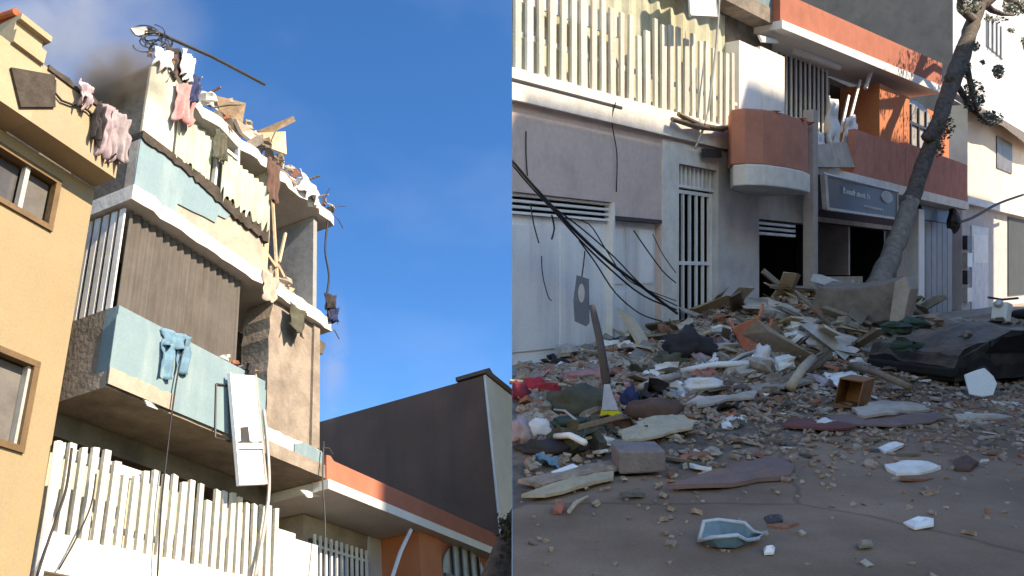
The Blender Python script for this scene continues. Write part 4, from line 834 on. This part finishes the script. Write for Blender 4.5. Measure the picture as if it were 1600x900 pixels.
# hanging plate
p = rp(908, 470, 1.0); e, n_ = facing(p, 12)
hpq = [on_plane(x, y, p, n_) for x, y in ((901, 430), (920, 436), (921, 504), (916, 510), (898, 502), (896, 470))]
hp = thing('hanging_plate', 'grey-blue metal plate with a slot dangling from the fallen cables', 'plate', FWR, (p.x, -p.y, p.z-.4))
mb = Wm(); mb.slab(hpq, .035, n_); mb.build('plate', mat('blue-grey metal', (.13, .15, .19), (.09, .11, .14), 3, rough=.5), hp)
c_ = on_plane(908, 458, p, n_)+n_*.022
mb = Wm(); mb.slab([c_+e*(.055*math.cos(i*math.pi/6))+Vector((0, 0, .16*math.sin(i*math.pi/6))) for i in range(12)], .012, n_); mb.build('slot', mat('pale slot', (.5, .52, .55)), hp)
mb = Wm(); mb.tube([on_plane(914, 392, p, n_), on_plane(912, 412, p, n_), on_plane(909, 434, p, n_)], .012, 5); mb.build('hook_wire', wire, hp)

# ---- rubble heap
mb = Wm(); nx, ny = 150, 110
X0, X1, Y0, Y1 = 0.0, 17.0, 6.0, 31.0
vs = []
for j in range(ny+1):
    for i in range(nx+1):
        x, y = X0+(X1-X0)*i/nx, Y0+(Y1-Y0)*j/ny
        h = heap(x, y); q = Vector((x, y, 0))-FR.P
        if q.dot(FR.n) < -.1: h = .0
        vs.append(Vector((x, y, h+(.05*noise.noise(Vector((x*5, y*5, 2))) if h > .05 else 0)-.02)))
mb.add(vs, [(j*(nx+1)+i, j*(nx+1)+i+1, (j+1)*(nx+1)+i+1, (j+1)*(nx+1)+i) for j in range(ny) for i in range(nx)])
mb.single('rubble_heap', mat('shaded heap base', (.17, .122, .094), (.08, .058, .045), 6, bump=.9, dirt=.4, dirtcol=(.26, .2, .16), dscale=2), 'heap of dusty grey-brown rubble across the street', None, kind='stuff', base=FR.P.copy())  # base colour darkened to paint shade into the gaps between pieces
# fine crumbs: one mass
def chunk_mesh(mb, c, sx, sy, sz, rot, seed):
    vs = []
    for k in range(8):
        q = Vector(((k & 1)*2-1, (k >> 1 & 1)*2-1, (k >> 2 & 1)*2-1)); q = Vector((q.x*sx, q.y*sy, q.z*sz))*.5
        q += Vector((R_(-.16, .16)*sx, R_(-.16, .16)*sy, R_(-.16, .16)*sz)); vs.append(c+rot @ q)
    mb.add(vs, [(0, 1, 3, 2), (4, 6, 7, 5), (0, 4, 5, 1), (2, 3, 7, 6), (0, 2, 6, 4), (1, 5, 7, 3)])
from mathutils import Euler
def rubble_spot():
    while True:
        a, o = R_(-8, 16), abs(random.gauss(3.3, 2.5))
        if o > 8.5: continue
        q = FR.p(a, o, 0)
        if q.x < .12 or q.y < 4.6: continue
        px = 800+F*q.x/q.y
        if px > 1640 or (o > 5.3 and random.random() < .7): continue
        return q, o
def carpet_spot():                             # loose debris fanned out over the roadway in front of the heap
    while True:
        y = R_(5.6, 14.5); x = R_(.12, 9)
        if 800+F*x/y > 1630 or random.random() > min(1, max(.03, (y-6.6)/3.2)): continue
        q = Vector((x, y, 0)); return q, (q-FR.P).dot(FR.n)
crumbs = [('fine_rubble', dust, 'fine grey-brown rubble crumbs scattered over heap and street', 9000), ('pale_crumbs', plast, 'fine pale plaster crumbs scattered over heap and street', 1500), ('brick_crumbs', brick, 'fine brick red crumbs scattered over the heap', 700)]
for nme, mt, lab, cnt in crumbs:
    mb = Wm()
    for i in range(cnt):
        q, o = (rubble_spot if i % 5 < 3 else carpet_spot)(); s_ = R_(.02, .10 if o < 4 else .06)*(1 if o < 5 else .7); q.z = max(0, heap(q.x, q.y))+s_*.25
        chunk_mesh(mb, q, s_*R_(.8, 2), s_*R_(.8, 1.6), s_*R_(.4, .9), Euler((R_(-.5, .5), R_(-.5, .5), R_(0, 6))).to_matrix(), i)
    mb.single(nme, mt, lab, None, kind='stuff', base=FR.P.copy())
mb = Wm()
for i in range(500):
    x, y = R_(.05, 9), R_(4.6, 15)
    if 800+F*x/y > 1620: continue
    s_ = R_(.006, .022); chunk_mesh(mb, Vector((x, y, max(0, heap(x, y))+s_*.3)), s_*R_(.8, 2), s_*R_(.8, 1.6), s_, Euler((0, 0, R_(0, 6))).to_matrix(), i)
mb.single('street_grit', dust, 'fine grit strewn over the asphalt', None, kind='stuff', base=FR.P.copy())
# countable pieces, each its own object with shared meshes
def lib(fn, n):
    out_ = []
    for i in range(n):
        bm_ = MB(FW); fn(bm_, i); out_.append(bm_.mesh('piece', Matrix.Identity(4), None))
    return out_
def f_conc(b, i):
    b.lump((0, 0, 0), (R_(.8, 1.3), R_(.6, 1), R_(.3, .6)), i*9.1, .55, 7, 5)
def f_brick(b, i): chunk_mesh(b, Vector(), 2.2, 1.05, .55, Matrix.Identity(3), i)
def f_tile(b, i):
    n_ = random.randint(4, 6); P = [Vector((R_(.7, 1.3)*math.cos(k*6.28/n_), R_(.6, 1)*math.sin(k*6.28/n_), 0)) for k in range(n_)]; b.slab(P, .12, Vector((0, 0, 1)))
def f_lath(b, i): b.tube([Vector((-3, 0, 0)), Vector((R_(-.5, .5), R_(-.15, .15), .1)), Vector((3, R_(-.2, .2), 0))], [.16, .2, .12], 5)
def f_plank(b, i): chunk_mesh(b, Vector(), 5, 1.1, .22, Matrix.Identity(3), i)
def f_rag(b, i): b.cloth((-1, -1, 0), (2, 0, 0), (0, 2, 0), 7, 7, .35, 1.5, th=.06, rag=.5, seed=i*3.3)
_p = hit(1572, 598); _e = (FR.d*.55+Vector((1, 0, 0))*.65).normalized(); _n = Vector((_e.y, -_e.x, 0))
def WRK(a_, o_): return Vector((_p.x, _p.y, -.10))+_e*a_+_n*o_+Vector((0, 0, (.86 if a_ < -.3 else 1.0)+.02))
L_conc, L_brick, L_tile, L_lath, L_plank, L_rag = lib(f_conc, 8), lib(f_brick, 5), lib(f_tile, 7), lib(f_lath, 5), lib(f_plank, 4), lib(f_rag, 6)
def scatter(nme, lib_, mts, cnt, sc_, lab, cat, grp, tilt=.45, lift=.5, omax=9, arng=(-9, 20), spot=None):
    for mt in mts:
        me_l = []
        for me in lib_:
            c2 = me.copy(); c2.materials.clear(); c2.materials.append(mt); me_l.append(c2)
        for i in range(cnt//len(mts)):
            while True:
                q, o = (spot or rubble_spot)()
                if o < omax and arng[0] < (q-FR.P).dot(FR.d) < arng[1]: break
            s_ = R_(*sc_)*(1 if o < 5 or spot else .7); q.z = max(0, heap(q.x, q.y))+s_*lift*(1 if o < 6 else .5)
            k = tilt if o < 5.5 else .12
            o_ = bpy.data.objects.new(nme, random.choice(me_l)); C.objects.link(o_); o_.location = q; o_.rotation_euler = (R_(-k, k), R_(-k, k), R_(0, 6.28)); o_.scale = (s_, s_, s_)
            if q.x < s_*2.5+.05: o_.location.x = s_*2.5+.05
            o_['label'] = lab; o_['category'] = cat; o_['group'] = grp
scatter('street_lump', L_conc, [conc, plast, concd, brick], 120, (.035, .10), 'small rubble lump fanned out over the roadway before the heap', 'rubble', 'small lumps over the roadway', lift=.35, spot=carpet_spot)
scatter('concrete_chunk', L_conc, [conc, plast, dust], 150, (.05, .17), 'grey or beige broken concrete chunk lying in the street rubble', 'rubble', 'broken concrete chunks in the street')
scatter('pale_plaster_piece', L_tile, [white, whitep], 90, (.06, .19), 'pale flat plaster piece lying in the street rubble', 'plaster', 'flat plaster pieces in the street', lift=.15)
scatter('flat_fragment', L_tile, [dust, plast, conc, wood, MATS['mauve tile render']], 130, (.07, .24), 'flat grey-brown fragment lying in the street rubble', 'fragment', 'flat dull fragments in the street', lift=.12)
scatter('loose_brick', L_brick, [brick, red], 80, (.07, .12), 'loose red brick or brick fragment lying in the street rubble', 'brick', 'loose bricks in the street', lift=.3)
scatter('wood_splinter', L_lath, [wood, woodp], 64, (.10, .20), 'thin wooden splinter lying in the street rubble', 'wood', 'wood splinters in the street', lift=.25, omax=6)
scatter('broken_plank', L_plank, [wood, woodp, conc], 42, (.10, .17), 'short broken plank lying in the street rubble', 'plank', 'short planks in the street', lift=.5, omax=5)
scatter('splintered_board', L_plank, [wood, woodp, plast, MATS['dusty window']], 64, (.12, .27), 'long splintered board jutting from the middle of the heap', 'board', 'splintered boards on the heap', tilt=.75, lift=.9, omax=4.5, arng=(2, 11))
scatter('masonry_lump', L_conc, [conc, plast, brick, white], 60, (.12, .30), 'large masonry lump lying on the heap', 'masonry', 'large masonry lumps on the heap', lift=.45, omax=4.8, arng=(0, 11))
for i in range(26):
    a_, o_2 = R_(-1.0, 1.6), R_(-1.5, -.1); sz = R_(.05, .16); o_ = bpy.data.objects.new('wreck_fragment', (L_wr := globals().get('L_wr') or [m_.copy() for m_ in L_tile+L_conc])[i % len(L_wr)]); C.objects.link(o_)
    if not o_.data.materials: o_.data.materials.append([dust, plast, wood, conc][i % 4])
    o_.location = WRK(a_, o_2); o_.rotation_euler = (R_(-.5, .5), R_(-.5, .5), R_(0, 6)); o_.scale = (sz,)*3
    o_['label'] = 'dusty fragment lying on top of the dark crushed car'; o_['category'] = 'fragment'; o_['group'] = 'fragments on the crushed car'
def f_shard(b, i):
    n_ = random.randint(5, 8); P = [Vector((R_(1.0, 2.2)*math.cos(k*6.28/n_), R_(.35, .8)*math.sin(k*6.28/n_), R_(-.08, .08))) for k in range(n_)]; b.slab(P, R_(.14, .3), Vector((0, 0, 1)))
L_shard = lib(f_shard, 10)
for mt_, nm_2, lab_ in ((plast, 'beige_shard', 'long beige shard in the debris carpet on the street'), (white, 'white_shard', 'long whitish shard in the debris carpet on the street'), (wood, 'dark_brown_shard', 'long dark brown shard in the debris carpet on the street'), (concd, 'sooty_shard', 'long sooty grey shard in the debris carpet on the street'), (MATS['dusty red board'] if 'dusty red board' in MATS else brick, 'reddish_shard', 'long dull reddish shard in the debris carpet on the street')):
    k0 = len(bpy.data.objects)
    scatter(nm_2, L_shard, [mt_], 80, (.04, .115), lab_, 'shard', lab_.replace('long', 'the').replace('shard', 'shards'), tilt=.3, lift=.2, omax=9.5, arng=(-9, 12), spot=carpet_spot)
scatter('small_rag', L_rag, [c_white, c_dark, c_lilac, c_brown, c_olive, c_white, c_pink, c_blue], 80, (.10, .26), 'crumpled rag lying in the street rubble', 'rag', 'small rags in the street', tilt=.4, lift=.25, omax=5.5)

# ---- named pieces of the heap
def board(nme, lab, cat, px, th, mt, dz=.05, lifts=None, bevel=0):
    th *= .5; dz *= .7
    P = [hit(x, y, dz)+Vector((0, 0, (lifts[k] if lifts else 0))) for k, (x, y) in enumerate(px)]
    Q = []; ce = sum(P, Vector())/len(P); sz = max((q_-ce).length for q_ in P); sd_ = px[0][0]
    for k in range(len(P)):
        a, b = P[k], P[(k+1) % len(P)]; n_ = max(1, int((b-a).length/.14))
        for j in range(n_):
            q_ = a.lerp(b, j/n_); f_ = .05*noise.noise(Vector((q_.x*6, q_.y*6, sd_)))+.035*noise.noise(Vector((q_.x*19, q_.y*19, sd_)))
            Q.append(q_+(q_-ce)*(f_*.9/max(.2, (q_-ce).length))*1.6+Vector((0, 0, .03*noise.noise(Vector((q_.x*2.5, q_.y*2.5, sd_+4))))))
    mb = Wm(); n_ = len(Q); rg_ = [ce.lerp(q_, .55)+Vector((0, 0, .02+.05*noise.noise(Vector((q_.x*3, q_.y*3, sd_+9)))*min(1, sz))) for q_ in Q]; up = Vector((0, 0, th/2))
    vs = [q_-up for q_ in Q]+[q_+up for q_ in Q]+[q_+up for q_ in rg_]+[ce+up]
    fs = [tuple(range(n_-1, -1, -1))]+[(i, (i+1) % n_, n_+(i+1) % n_, n_+i) for i in range(n_)]+[(n_+i, n_+(i+1) % n_, 2*n_+(i+1) % n_, 2*n_+i) for i in range(n_)]+[(2*n_+i, 2*n_+(i+1) % n_, 3*n_) for i in range(n_)]
    mb.add(vs, fs); return mb.single(nme, mt, lab, cat)
board('beige_board', 'large beige board lying flat beside the broom', 'board', [(965, 672), (1010, 655), (1056, 646), (1090, 658), (1078, 668), (1020, 684), (975, 690)], .05, woodp, .12)
board('red_board', 'long dusty red board lying at the front of the rubble', 'board', [(1040, 762), (1110, 738), (1200, 716), (1240, 730), (1236, 742), (1120, 758)], .07, mat('dusty red board', (.24, .15, .14), (.18, .12, .11), 3), .06)
board('pale_board', 'pale warped board at the left front edge of the rubble', 'board', [(808, 776), (845, 764), (900, 748), (958, 738), (960, 746), (905, 762), (850, 776)], .05, woodp, .05)
board('grey_board', 'grey board behind the pale warped board', 'board', [(808, 752), (880, 738), (950, 722), (990, 730), (920, 742), (850, 758)], .05, dust, .05)
board('maroon_plank', 'thin maroon plank on the right of the rubble front', 'plank', [(1230, 655), (1310, 660), (1345, 668), (1300, 672), (1225, 664)], .05, MATS['dark red render'], .06)
board('pale_sheet', 'pale sheet lying across the right of the rubble', 'board', [(1330, 640), (1380, 628), (1440, 632), (1452, 640), (1400, 646), (1350, 652)], .06, plast, .10)
board('brown_sheet', 'brown torn sheet lying under the pale sheet', 'board', [(1290, 650), (1370, 650), (1460, 646), (1480, 656), (1400, 668), (1310, 662)], .04, MATS['dusty red board'], .04)
board('white_stick', 'white post lying on the street by the white disc', 'post', [(1495, 650), (1560, 648), (1578, 652), (1565, 656), (1497, 657)], .06, plast, .03)
board('flat_stone', 'large flat pale stone lying alone in the street', 'stone', [(1382, 728), (1410, 722), (1450, 724), (1466, 732), (1440, 742), (1400, 742)], .07, white, .02, bevel=.02)
board('white_stick', 'short white stick lying before the pale stone', 'stick', [(1372, 700), (1400, 694), (1410, 698), (1382, 708)], .05, whitep, .03)
board('brown_rag_piece', 'dark brown scrap lying right of the pale stone', 'scrap', [(1488, 720), (1510, 714), (1526, 724), (1518, 734), (1494, 732)], .06, c_brown, .04)
board('white_scrap', 'white paper scrap at the lower right of the street', 'scrap', [(1412, 816), (1430, 808), (1456, 812), (1460, 822), (1430, 826)], .03, whitep, .03)
board('white_scrap', 'small white scrap below the blue tray', 'scrap', [(1192, 858), (1212, 857), (1210, 864), (1194, 865)], .03, whitep, .03)
board('grey_scrap', 'grey flat scrap near the bottom edge of the street', 'scrap', [(1340, 850), (1362, 848), (1364, 856), (1342, 858)], .03, conc, .03)
board('dark_scrap', 'dark flat scrap right of the blue tray', 'scrap', [(1196, 808), (1222, 806), (1224, 814), (1200, 816)], .03, steel, .03)
board('tan_plank', 'long tan plank rising across the heap to the tree', 'plank', [(1190, 606), (1214, 606), (1300, 560), (1388, 508), (1392, 494), (1372, 498), (1290, 545), (1236, 584)], .08, wood, .10)
board('cream_plank', 'pale plank lying level in the middle of the heap', 'plank', [(1080, 628), (1180, 612), (1182, 620), (1090, 636)], .06, plast, .10)
board('grey_plank', 'grey pole-like plank left of the brown box', 'plank', [(1170, 604), (1270, 590), (1272, 597), (1174, 614)], .07, conc, .10)
board('torn_cardboard', 'torn beige cardboard sheet on top of the heap', 'cardboard', [(1240, 522), (1290, 514), (1330, 524), (1350, 532), (1316, 542), (1262, 538)], .04, plast, .12)
board('torn_cardboard', 'second torn cardboard sheet beneath the long tan plank', 'cardboard', [(1290, 590), (1330, 580), (1350, 592), (1310, 606)], .04, white, .08)
board('pink_beam', 'broken pinkish beam lying before the dark shop opening', 'beam', [(1162, 468), (1200, 468), (1250, 486), (1246, 497), (1190, 486), (1165, 480)], .16, MATS['dusty window'], .25)
# broom
p = hit(960, 664); e, n_ = facing(p, 0)
br = thing('broom', 'broom with pale head and yellow bristles standing upright in the rubble', 'broom', FWR, (p.x, -p.y, p.z))
op = lambda x, y: on_plane(x, y, p, n_)
mb = Wm(); mb.tube([op(924, 478)-n_*.25, op(936, 530)-n_*.18, op(948, 600)-n_*.03], [.035, .042, .05], 8); mb.build('handle', mat('grey handle', (.10, .09, .095), scale=3), br, smooth=True)
mb = Wm(); mb.slab([op(944, 600), op(952, 600), op(966, 640), op(940, 640)], .07, n_); mb.build('head', mat('pale blue plastic', (.42, .46, .58), scale=3, rough=.4), br)
mb = Wm(); mb.slab([op(939, 641), op(966, 641), op(983, 662), op(970, 668), op(955, 670), op(936, 664)], .09, n_); mb.build('bristles', c_yel, br)
# sacks, clothes and furniture in the heap
def bag(nme, lab, cat, x, y, rx, ry, mt, seed, rough=.3, sq=.8, dep=None):
    q = hit(x, y+ry*.8); k = q.y/F; mb = Wm(); e, n_ = facing(q)
    q = q+Vector((0, 0, ry*k*.7))+n_*-.05
    mb.lump(q, (rx*k, max(.1, (rx*k+ry*k)*.4), ry*k), seed, rough, 18, 12); return mb.single(nme, mt, lab, cat, smooth=True)
bag('black_bag', 'black bin bag on the heap before the barred gate', 'bag', 1076, 540, 40, 26, c_dark, 1, .4)
bag('black_bag', 'smaller dark bag on the heap left of the gate', 'bag', 1048, 562, 26, 14, c_olive, 2, .4)
bag('olive_sack', 'large olive brown sack lying left of the broom', 'sack', 900, 628, 56, 26, c_olive, 3, .25)
bag('red_cloth', 'bright red cloth bundle at the left of the heap', 'clothes', 838, 606, 30, 12, c_red, 4, .5)
bag('red_cloth', 'darker red cloth bundle left of the bright red one', 'clothes', 812, 612, 14, 14, cl('dark red cloth', (.22, .03, .05)), 5, .5)
bag('white_bag', 'round white plastic bag low on the left of the rubble', 'bag', 842, 670, 20, 17, c_white, 6, .15)
bag('lilac_cloth', 'lilac cloth bundle beside the round white bag', 'clothes', 814, 674, 14, 22, c_lilac, 7, .4)
bag('dark_cloth', 'dark cloth bundle below the round white bag', 'clothes', 860, 700, 50, 12, c_dark, 8, .4)
bag('green_cloth', 'dark green cloth lying below the olive sack', 'clothes', 900, 660, 40, 9, c_green, 9, .4)
bag('dark_mattress', 'dark brown rolled mattress right of the broom', 'mattress', 1020, 640, 44, 20, c_brown, 10, .2)
bag('navy_cloth', 'navy cloth bundle just behind the broom head', 'clothes', 984, 622, 14, 18, c_navy, 11, .4)
bag('white_bag', 'crumpled white bag in the middle of the heap', 'bag', 1192, 560, 17, 19, c_white, 12, .5)
bag('grey_cloth', 'slate grey cloth bundle right of the crumpled white bag', 'clothes', 1226, 552, 22, 16, cl('slate cloth', (.12, .12, .14)), 13, .4)
bag('white_bag', 'pale bag below the centre of the heap', 'bag', 1100, 602, 30, 13, c_white, 14, .5)
bag('white_bag', 'small pale bag right of the heap centre', 'bag', 1290, 664, 24, 8, c_white, 15, .5)
bag('white_bag', 'crushed white packaging at the left front', 'packaging', 940, 690, 30, 8, c_white, 16, .5)
bag('green_bag', 'dull green bag under the end of the tan plank', 'bag', 1412, 516, 34, 22, c_green, 17, .4)
bag('pink_cloth', 'dusty pink cloth heap along the garage foot', 'clothes', 920, 588, 34, 11, c_pink, 18, .5)
bag('striped_cloth', 'pale crumpled cloth on the black bag by the gate', 'clothes', 1126, 520, 16, 11, c_white, 19, .6)
bag('brown_cloth', 'maroon cloth lying before the crushed white packaging', 'clothes', 984, 686, 14, 7, c_brown, 20, .4)
# orange chair, overturned
p = hit(1168, 545); e, n_ = facing(p, 20); op = lambda x, y, d=0: on_plane(x, y, p+n_*d, n_)
oc = thing('overturned_chair', 'overturned orange plastic chair on the heap near the shop opening', 'chair', FWR, (p.x, -p.y, p.z))
mb = Wm(); mb.slab([op(1142, 512), op(1186, 494), op(1202, 528), op(1160, 546)], .05, n_); mb.build('seat', c_orange, oc, bevel=.015)
mb = Wm(); mb.slab([op(1160, 546), op(1202, 528), op(1212, 540, .35), op(1172, 556, .35)], .04); mb.build('backrest', c_orange, oc, bevel=.015)
for x0, y0, x1, y1 in ((1186, 496, 1192, 476), (1146, 512, 1140, 498), (1198, 524, 1206, 500), (1162, 540, 1156, 520)):
    mb = Wm(); mb.tube([op(x0, y0, -.02), op(x1, y1, -.25)], .028, 6); mb.build('leg', c_orange, oc)
# brown box
p = hit(1325, 642); e, n_ = facing(p, -18); op = lambda x, y, d=0: on_plane(x, y, p+n_*d, n_)
bx_ = thing('wooden_box', 'brown open wooden box standing on its end in the rubble', 'box', FWR, (p.x, -p.y, p.z))
A = [op(1302, 632), op(1340, 640), op(1350, 596), op(1312, 590)]
mb = Wm(); mb.ext([q_-n_*.45 for q_ in A], [q_-n_*.40 for q_ in A]); mb.build('bottom_panel', mat('tan drawer panel', (.42, .22, .10), scale=4), bx_)
for i in range(4):
    a, b = A[i], A[(i+1) % 4]; ce = sum(A, Vector())/4
    i1, i2 = a.lerp(ce, .09), b.lerp(ce, .09); mb = Wm(); mb.ext([a, b, i2, i1], [q_-n_*.398 for q_ in (a, b, i2, i1)]); mb.build('side_panel', woodr, bx_)
# purple-grey block
p = hit(1003, 744); e, n_ = facing(p, 14); op = lambda x, y, d=0: on_plane(x, y, p+n_*d, n_)
mb = Wm(); A = [op(968, 742), op(1042, 738), op(1040, 704), op(966, 704)]; mb.ext(A, [q_-n_*.32+Vector((0, 0, .02)) for q_ in A]); mb.single('masonry_block', mat('mauve block', (.21, .175, .175), (.15, .125, .125), 6, bump=.6), 'mauve grey masonry block at the front of the rubble', 'block', bevel=.02)
# blue tray
p = hit(1140, 838); k = p.y/F
ty = thing('blue_tray', 'crumpled blue plastic tray lying alone on the street', 'tray', FWR, (p.x, -p.y, 0))
rim = [hit(x, y, z) for x, y, z in ((1092, 846, .02), (1100, 815, .13), (1122, 812, .14), (1164, 817, .14), (1176, 830, .10), (1192, 834, .05), (1184, 842, .05), (1166, 844, .06), (1152, 836, .11), (1112, 840, .10))]
ce = sum(rim, Vector())/len(rim); inn = [Vector((q_.x+(ce.x-q_.x)*.28, q_.y+(ce.y-q_.y)*.28, .02)) for q_ in rim]
mb = Wm(); mb.slab(inn, .012, Vector((0, 0, 1))); mb.build('floor', mat('deep blue plastic', (.035, .10, .16), scale=3, rough=.4), ty)
nR = len(rim); mb = Wm()
for i in range(nR):
    j = (i+1) % nR; mb.slab([inn[i], inn[j], rim[j], rim[i]], .012)
mb.build('wall', mat('blue plastic', (.12, .24, .33), scale=3, rough=.4), ty)
mb = Wm(); mb.tube(rim+[rim[0]], .014, 6); mb.build('rim', mat('pale blue rim', (.42, .50, .58), scale=3, rough=.4), ty, smooth=True)
# white disc
p = hit(1534, 622); e, n_ = facing(p, 8)
n2 = (n_+Vector((0, 0, .35))).normalized(); op = lambda x, y: on_plane(x, y, p, n2)
wd = thing('white_disc_panel', 'round-cornered white panel propped against the dark wreck', 'panel', FWR, (p.x, -p.y, p.z))
mb = Wm(); mb.slab([op(*q_) for q_ in ((1506, 586), (1524, 579), (1538, 575), (1552, 588), (1558, 600), (1552, 618), (1534, 621), (1514, 617))], .05, n2); mb.build('panel', mat('pale panel', (.66, .71, .74), (.6, .65, .68), 2, rough=.4), wd, bevel=.015)
mb = Wm(); mb.slab([op(1528, 624), op(1542, 624), op(1546, 638), op(1526, 638)], .06, n2); mb.build('foot', whitep, wd)
# big fallen concrete slabs before the shop
p = hit(1320, 512); e, n_ = facing(p, -25); op = lambda x, y, d=0: on_plane(x, y, p+n_*d, n_)
A = [op(1246, 514), op(1280, 448), op(1330, 452), op(1400, 440), (op(1412, 470)), op(1398, 500), op(1330, 512)]
mb = Wm(); mb.ext(A, [q_-n_*.55+Vector((0, 0, .12)) for q_ in A]); mb.single('fallen_slab', mat('brown grey slab', (.20, .165, .14), (.13, .11, .095), 4, bump=.6, dirt=.4), 'large tilted brown grey slab fallen before the shop', 'slab', bevel=.03)
A = [op(1388, 508, .2), op(1412, 500, .2), op(1422, 452, .2), op(1414, 432, .2), op(1398, 440, .2)]
mb = Wm(); mb.ext(A, [q_-n_*.4 for q_ in A]); mb.single('fallen_post', plast, 'short broken post standing at the right end of the big slab', 'post', bevel=.02)
for i, (x0, y0, x1, y1, r_, mt, lab) in enumerate([(1126, 574, 1190, 546, .03, alu, 'grey metal rod pointing into the crumpled white bag'), (1064, 580, 1170, 568, .05, whitep, 'white rail lying level across the upper heap'), (1236, 604, 1270, 560, .07, woodp, 'tan stick propped in the middle of the heap'), (1330, 572, 1420, 604, .05, wood, 'branch lying at the foot of the dark wreck'), (1000, 606, 1060, 588, .05, plast, 'pale bent rail left of the heap centre'), (866, 640, 900, 656, .012, alu, 'thin white rod across the olive sack'), (868, 682, 914, 692, .03, whitep, 'white broom-like stick right of the round white bag')]):
    a, b = hit(x0, y0, .12), hit(x1, y1, .2); mb = Wm(); mb.tube([a, a.lerp(b, .5)+Vector((0, 0, .04)), b], r_, 7); mb.single('loose_rod', mt, lab, 'rod', smooth=True)

# ---- crushed car at the right edge
p = hit(1572, 598); cp = Vector((p.x, p.y, -.10))
e = (FR.d*.55+Vector((1, 0, 0))*.65).normalized(); nn = Vector((e.y, -e.x, 0))
FC = Frame(cp, e, nn, Vector((0, 0, 1)), 'R')
car = thing('crushed_car', 'dark crushed car buried in rubble at the right edge', 'car', FC, (.6, -.8, 0))
CM = lambda: MB(FC)
prof = [(-1.05, .22), (-1.12, .50), (-1.02, .68), (-.55, .82), (-.2, .98), (.5, 1.02), (1.4, 1.0), (2.0, .92), (2.6, .86), (3.0, .72), (3.05, .25)]
pf = []
for (a_, u_), (c2, d2) in zip(prof, prof[1:]):
    for k in range(4): pf.append((a_+(c2-a_)*k/4, u_+(d2-u_)*k/4))
prof = pf+[prof[-1]]
mb = CM(); NS = 22; vs = []
for j in range(NS):
    o = -1.65+1.65*j/(NS-1)
    sh = 1-.12*(abs(j/(NS-1)-.5)*2)**3
    for a, u in prof:
        v3 = Vector((a, o, u)); d_ = .13*noise.noise(v3*1.3+Vector((3, 0, 0)))+.07*noise.noise(v3*3.1)+.03*noise.noise(v3*8)
        vs.append(FC.p(a+.06*noise.noise(v3*2.3+Vector((9, 1, 0))), o-.05*noise.noise(v3*2.7) if j in (0, NS-1) else o, .2+(u-.2)*sh+d_*min(1, max(0, (u-.2)*2.2))))
K = len(prof)
fs = [(j*K+i, j*K+i+1, (j+1)*K+i+1, (j+1)*K+i) for j in range(NS-1) for i in range(K-1)]
fs += [(j*K+K-1, j*K, (j+1)*K, (j+1)*K+K-1) for j in range(NS-1)]
for e_ in (0, (NS-1)*K):
    c_i = None; fs.append(tuple(e_+i for i in range(K)) if e_ == 0 else tuple(e_+i for i in range(K-1, -1, -1)))
mb.add(vs, fs); mb.build('body', carp, car, smooth=False)
mb = CM(); mb.prism([(-.45, .62), (-.1, .84), (.6, .88), (.62, .60)], .005, .02); mb.build('window', void, car)
mb = CM(); mb.prism([(.7, .60), (.7, .88), (1.5, .86), (1.9, .62)], .005, .02); mb.build('window', void, car)
mb = CM(); mb.box(-1.18, -1.0, -1.6, .02, .28, .42); mb.build('bumper', rubber, car, bevel=.03)
for a in (-.55, 2.2):
    c_ = FC.p(a, .02, .27); mb = CM(); mb.tube([c_-nn*.2, c_+nn*.02], .29, 18); wh = mb.build('wheel', rubber, car)
    mb = CM(); mb.tube([c_+nn*.021, c_+nn*.03], .17, 14); mb.build('rim', steel, wh)
for a in (-.35, .66, 1.95): mb = CM(); mb.box(a-.008, a+.008, .004, .012, .3, .8); mb.build('door_seam', void, car)
for x, y in ((1400, 512), (1430, 506), (1455, 502), (1415, 540)):
    q_ = EYE+ray(x, y)*(cp.y-.1+ (x-1500)*.004); mb = Wm(); mb.lump(q_, (.2, .14, .09), x, .6, 9, 7); mb.single('wreck_debris', c_green if y > 505 else dust, 'crumpled debris lump lying on the dark crushed car', 'debris', group='debris on the crushed car')
# scooter behind the wreck at the right edge
p = Vector((0, 0, 0)); r_ = ray(1582, 520); t_ = 19.0; p = EYE+r_*t_; p.z = 0
FS = Frame(p, Vector((.9, .43, 0)).normalized(), Vector((.43, -.9, 0)).normalized(), Vector((0, 0, 1)), 'R')
sk = thing('parked_scooter', 'dark scooter with pale front parked at the right edge behind the wreck', 'scooter', FS, (.3, 0, 0))
SM = lambda: MB(FS)
for a in (-.45, .75):
    c_ = FS.p(a, 0, .25); mb = SM(); mb.tube([c_-FS.n*.05, c_+FS.n*.05], .25, 16); wh = mb.build('wheel', rubber, sk)
    mb = SM(); mb.tube([c_-FS.n*.055, c_+FS.n*.055], .12, 12); mb.build('rim', alu, wh)
mb = SM(); mb.plan([(-.5, -.12), (-.3, -.18), (.7, -.2), (1.0, -.12), (1.0, .12), (.7, .2), (-.3, .18), (-.5, .12)], .3, .62); mb.build('body', carp, sk, bevel=.06)
mb = SM(); mb.lump(FS.p(.55, 0, .80), (.42, .2, .12), 5, .1, 12, 8); mb.build('seat', rubber, sk, smooth=True)
mb = SM(); mb.prism([(-.55, .45), (-.35, .45), (-.22, 1.05), (-.42, 1.1)], -.18, .18); mb.build('front_shield', whitep, sk, bevel=.04)
mb = SM(); mb.tube([FS.p(-.32, -.35, 1.18), FS.p(-.34, 0, 1.14), FS.p(-.32, .35, 1.18)], .025, 6); mb.build('handlebar', steel, sk)
mb = SM(); mb.lump(FS.p(-.45, 0, 1.05), (.1, .1, .09), 2, .05, 10, 8); mb.build('headlight', alu, sk, smooth=True)
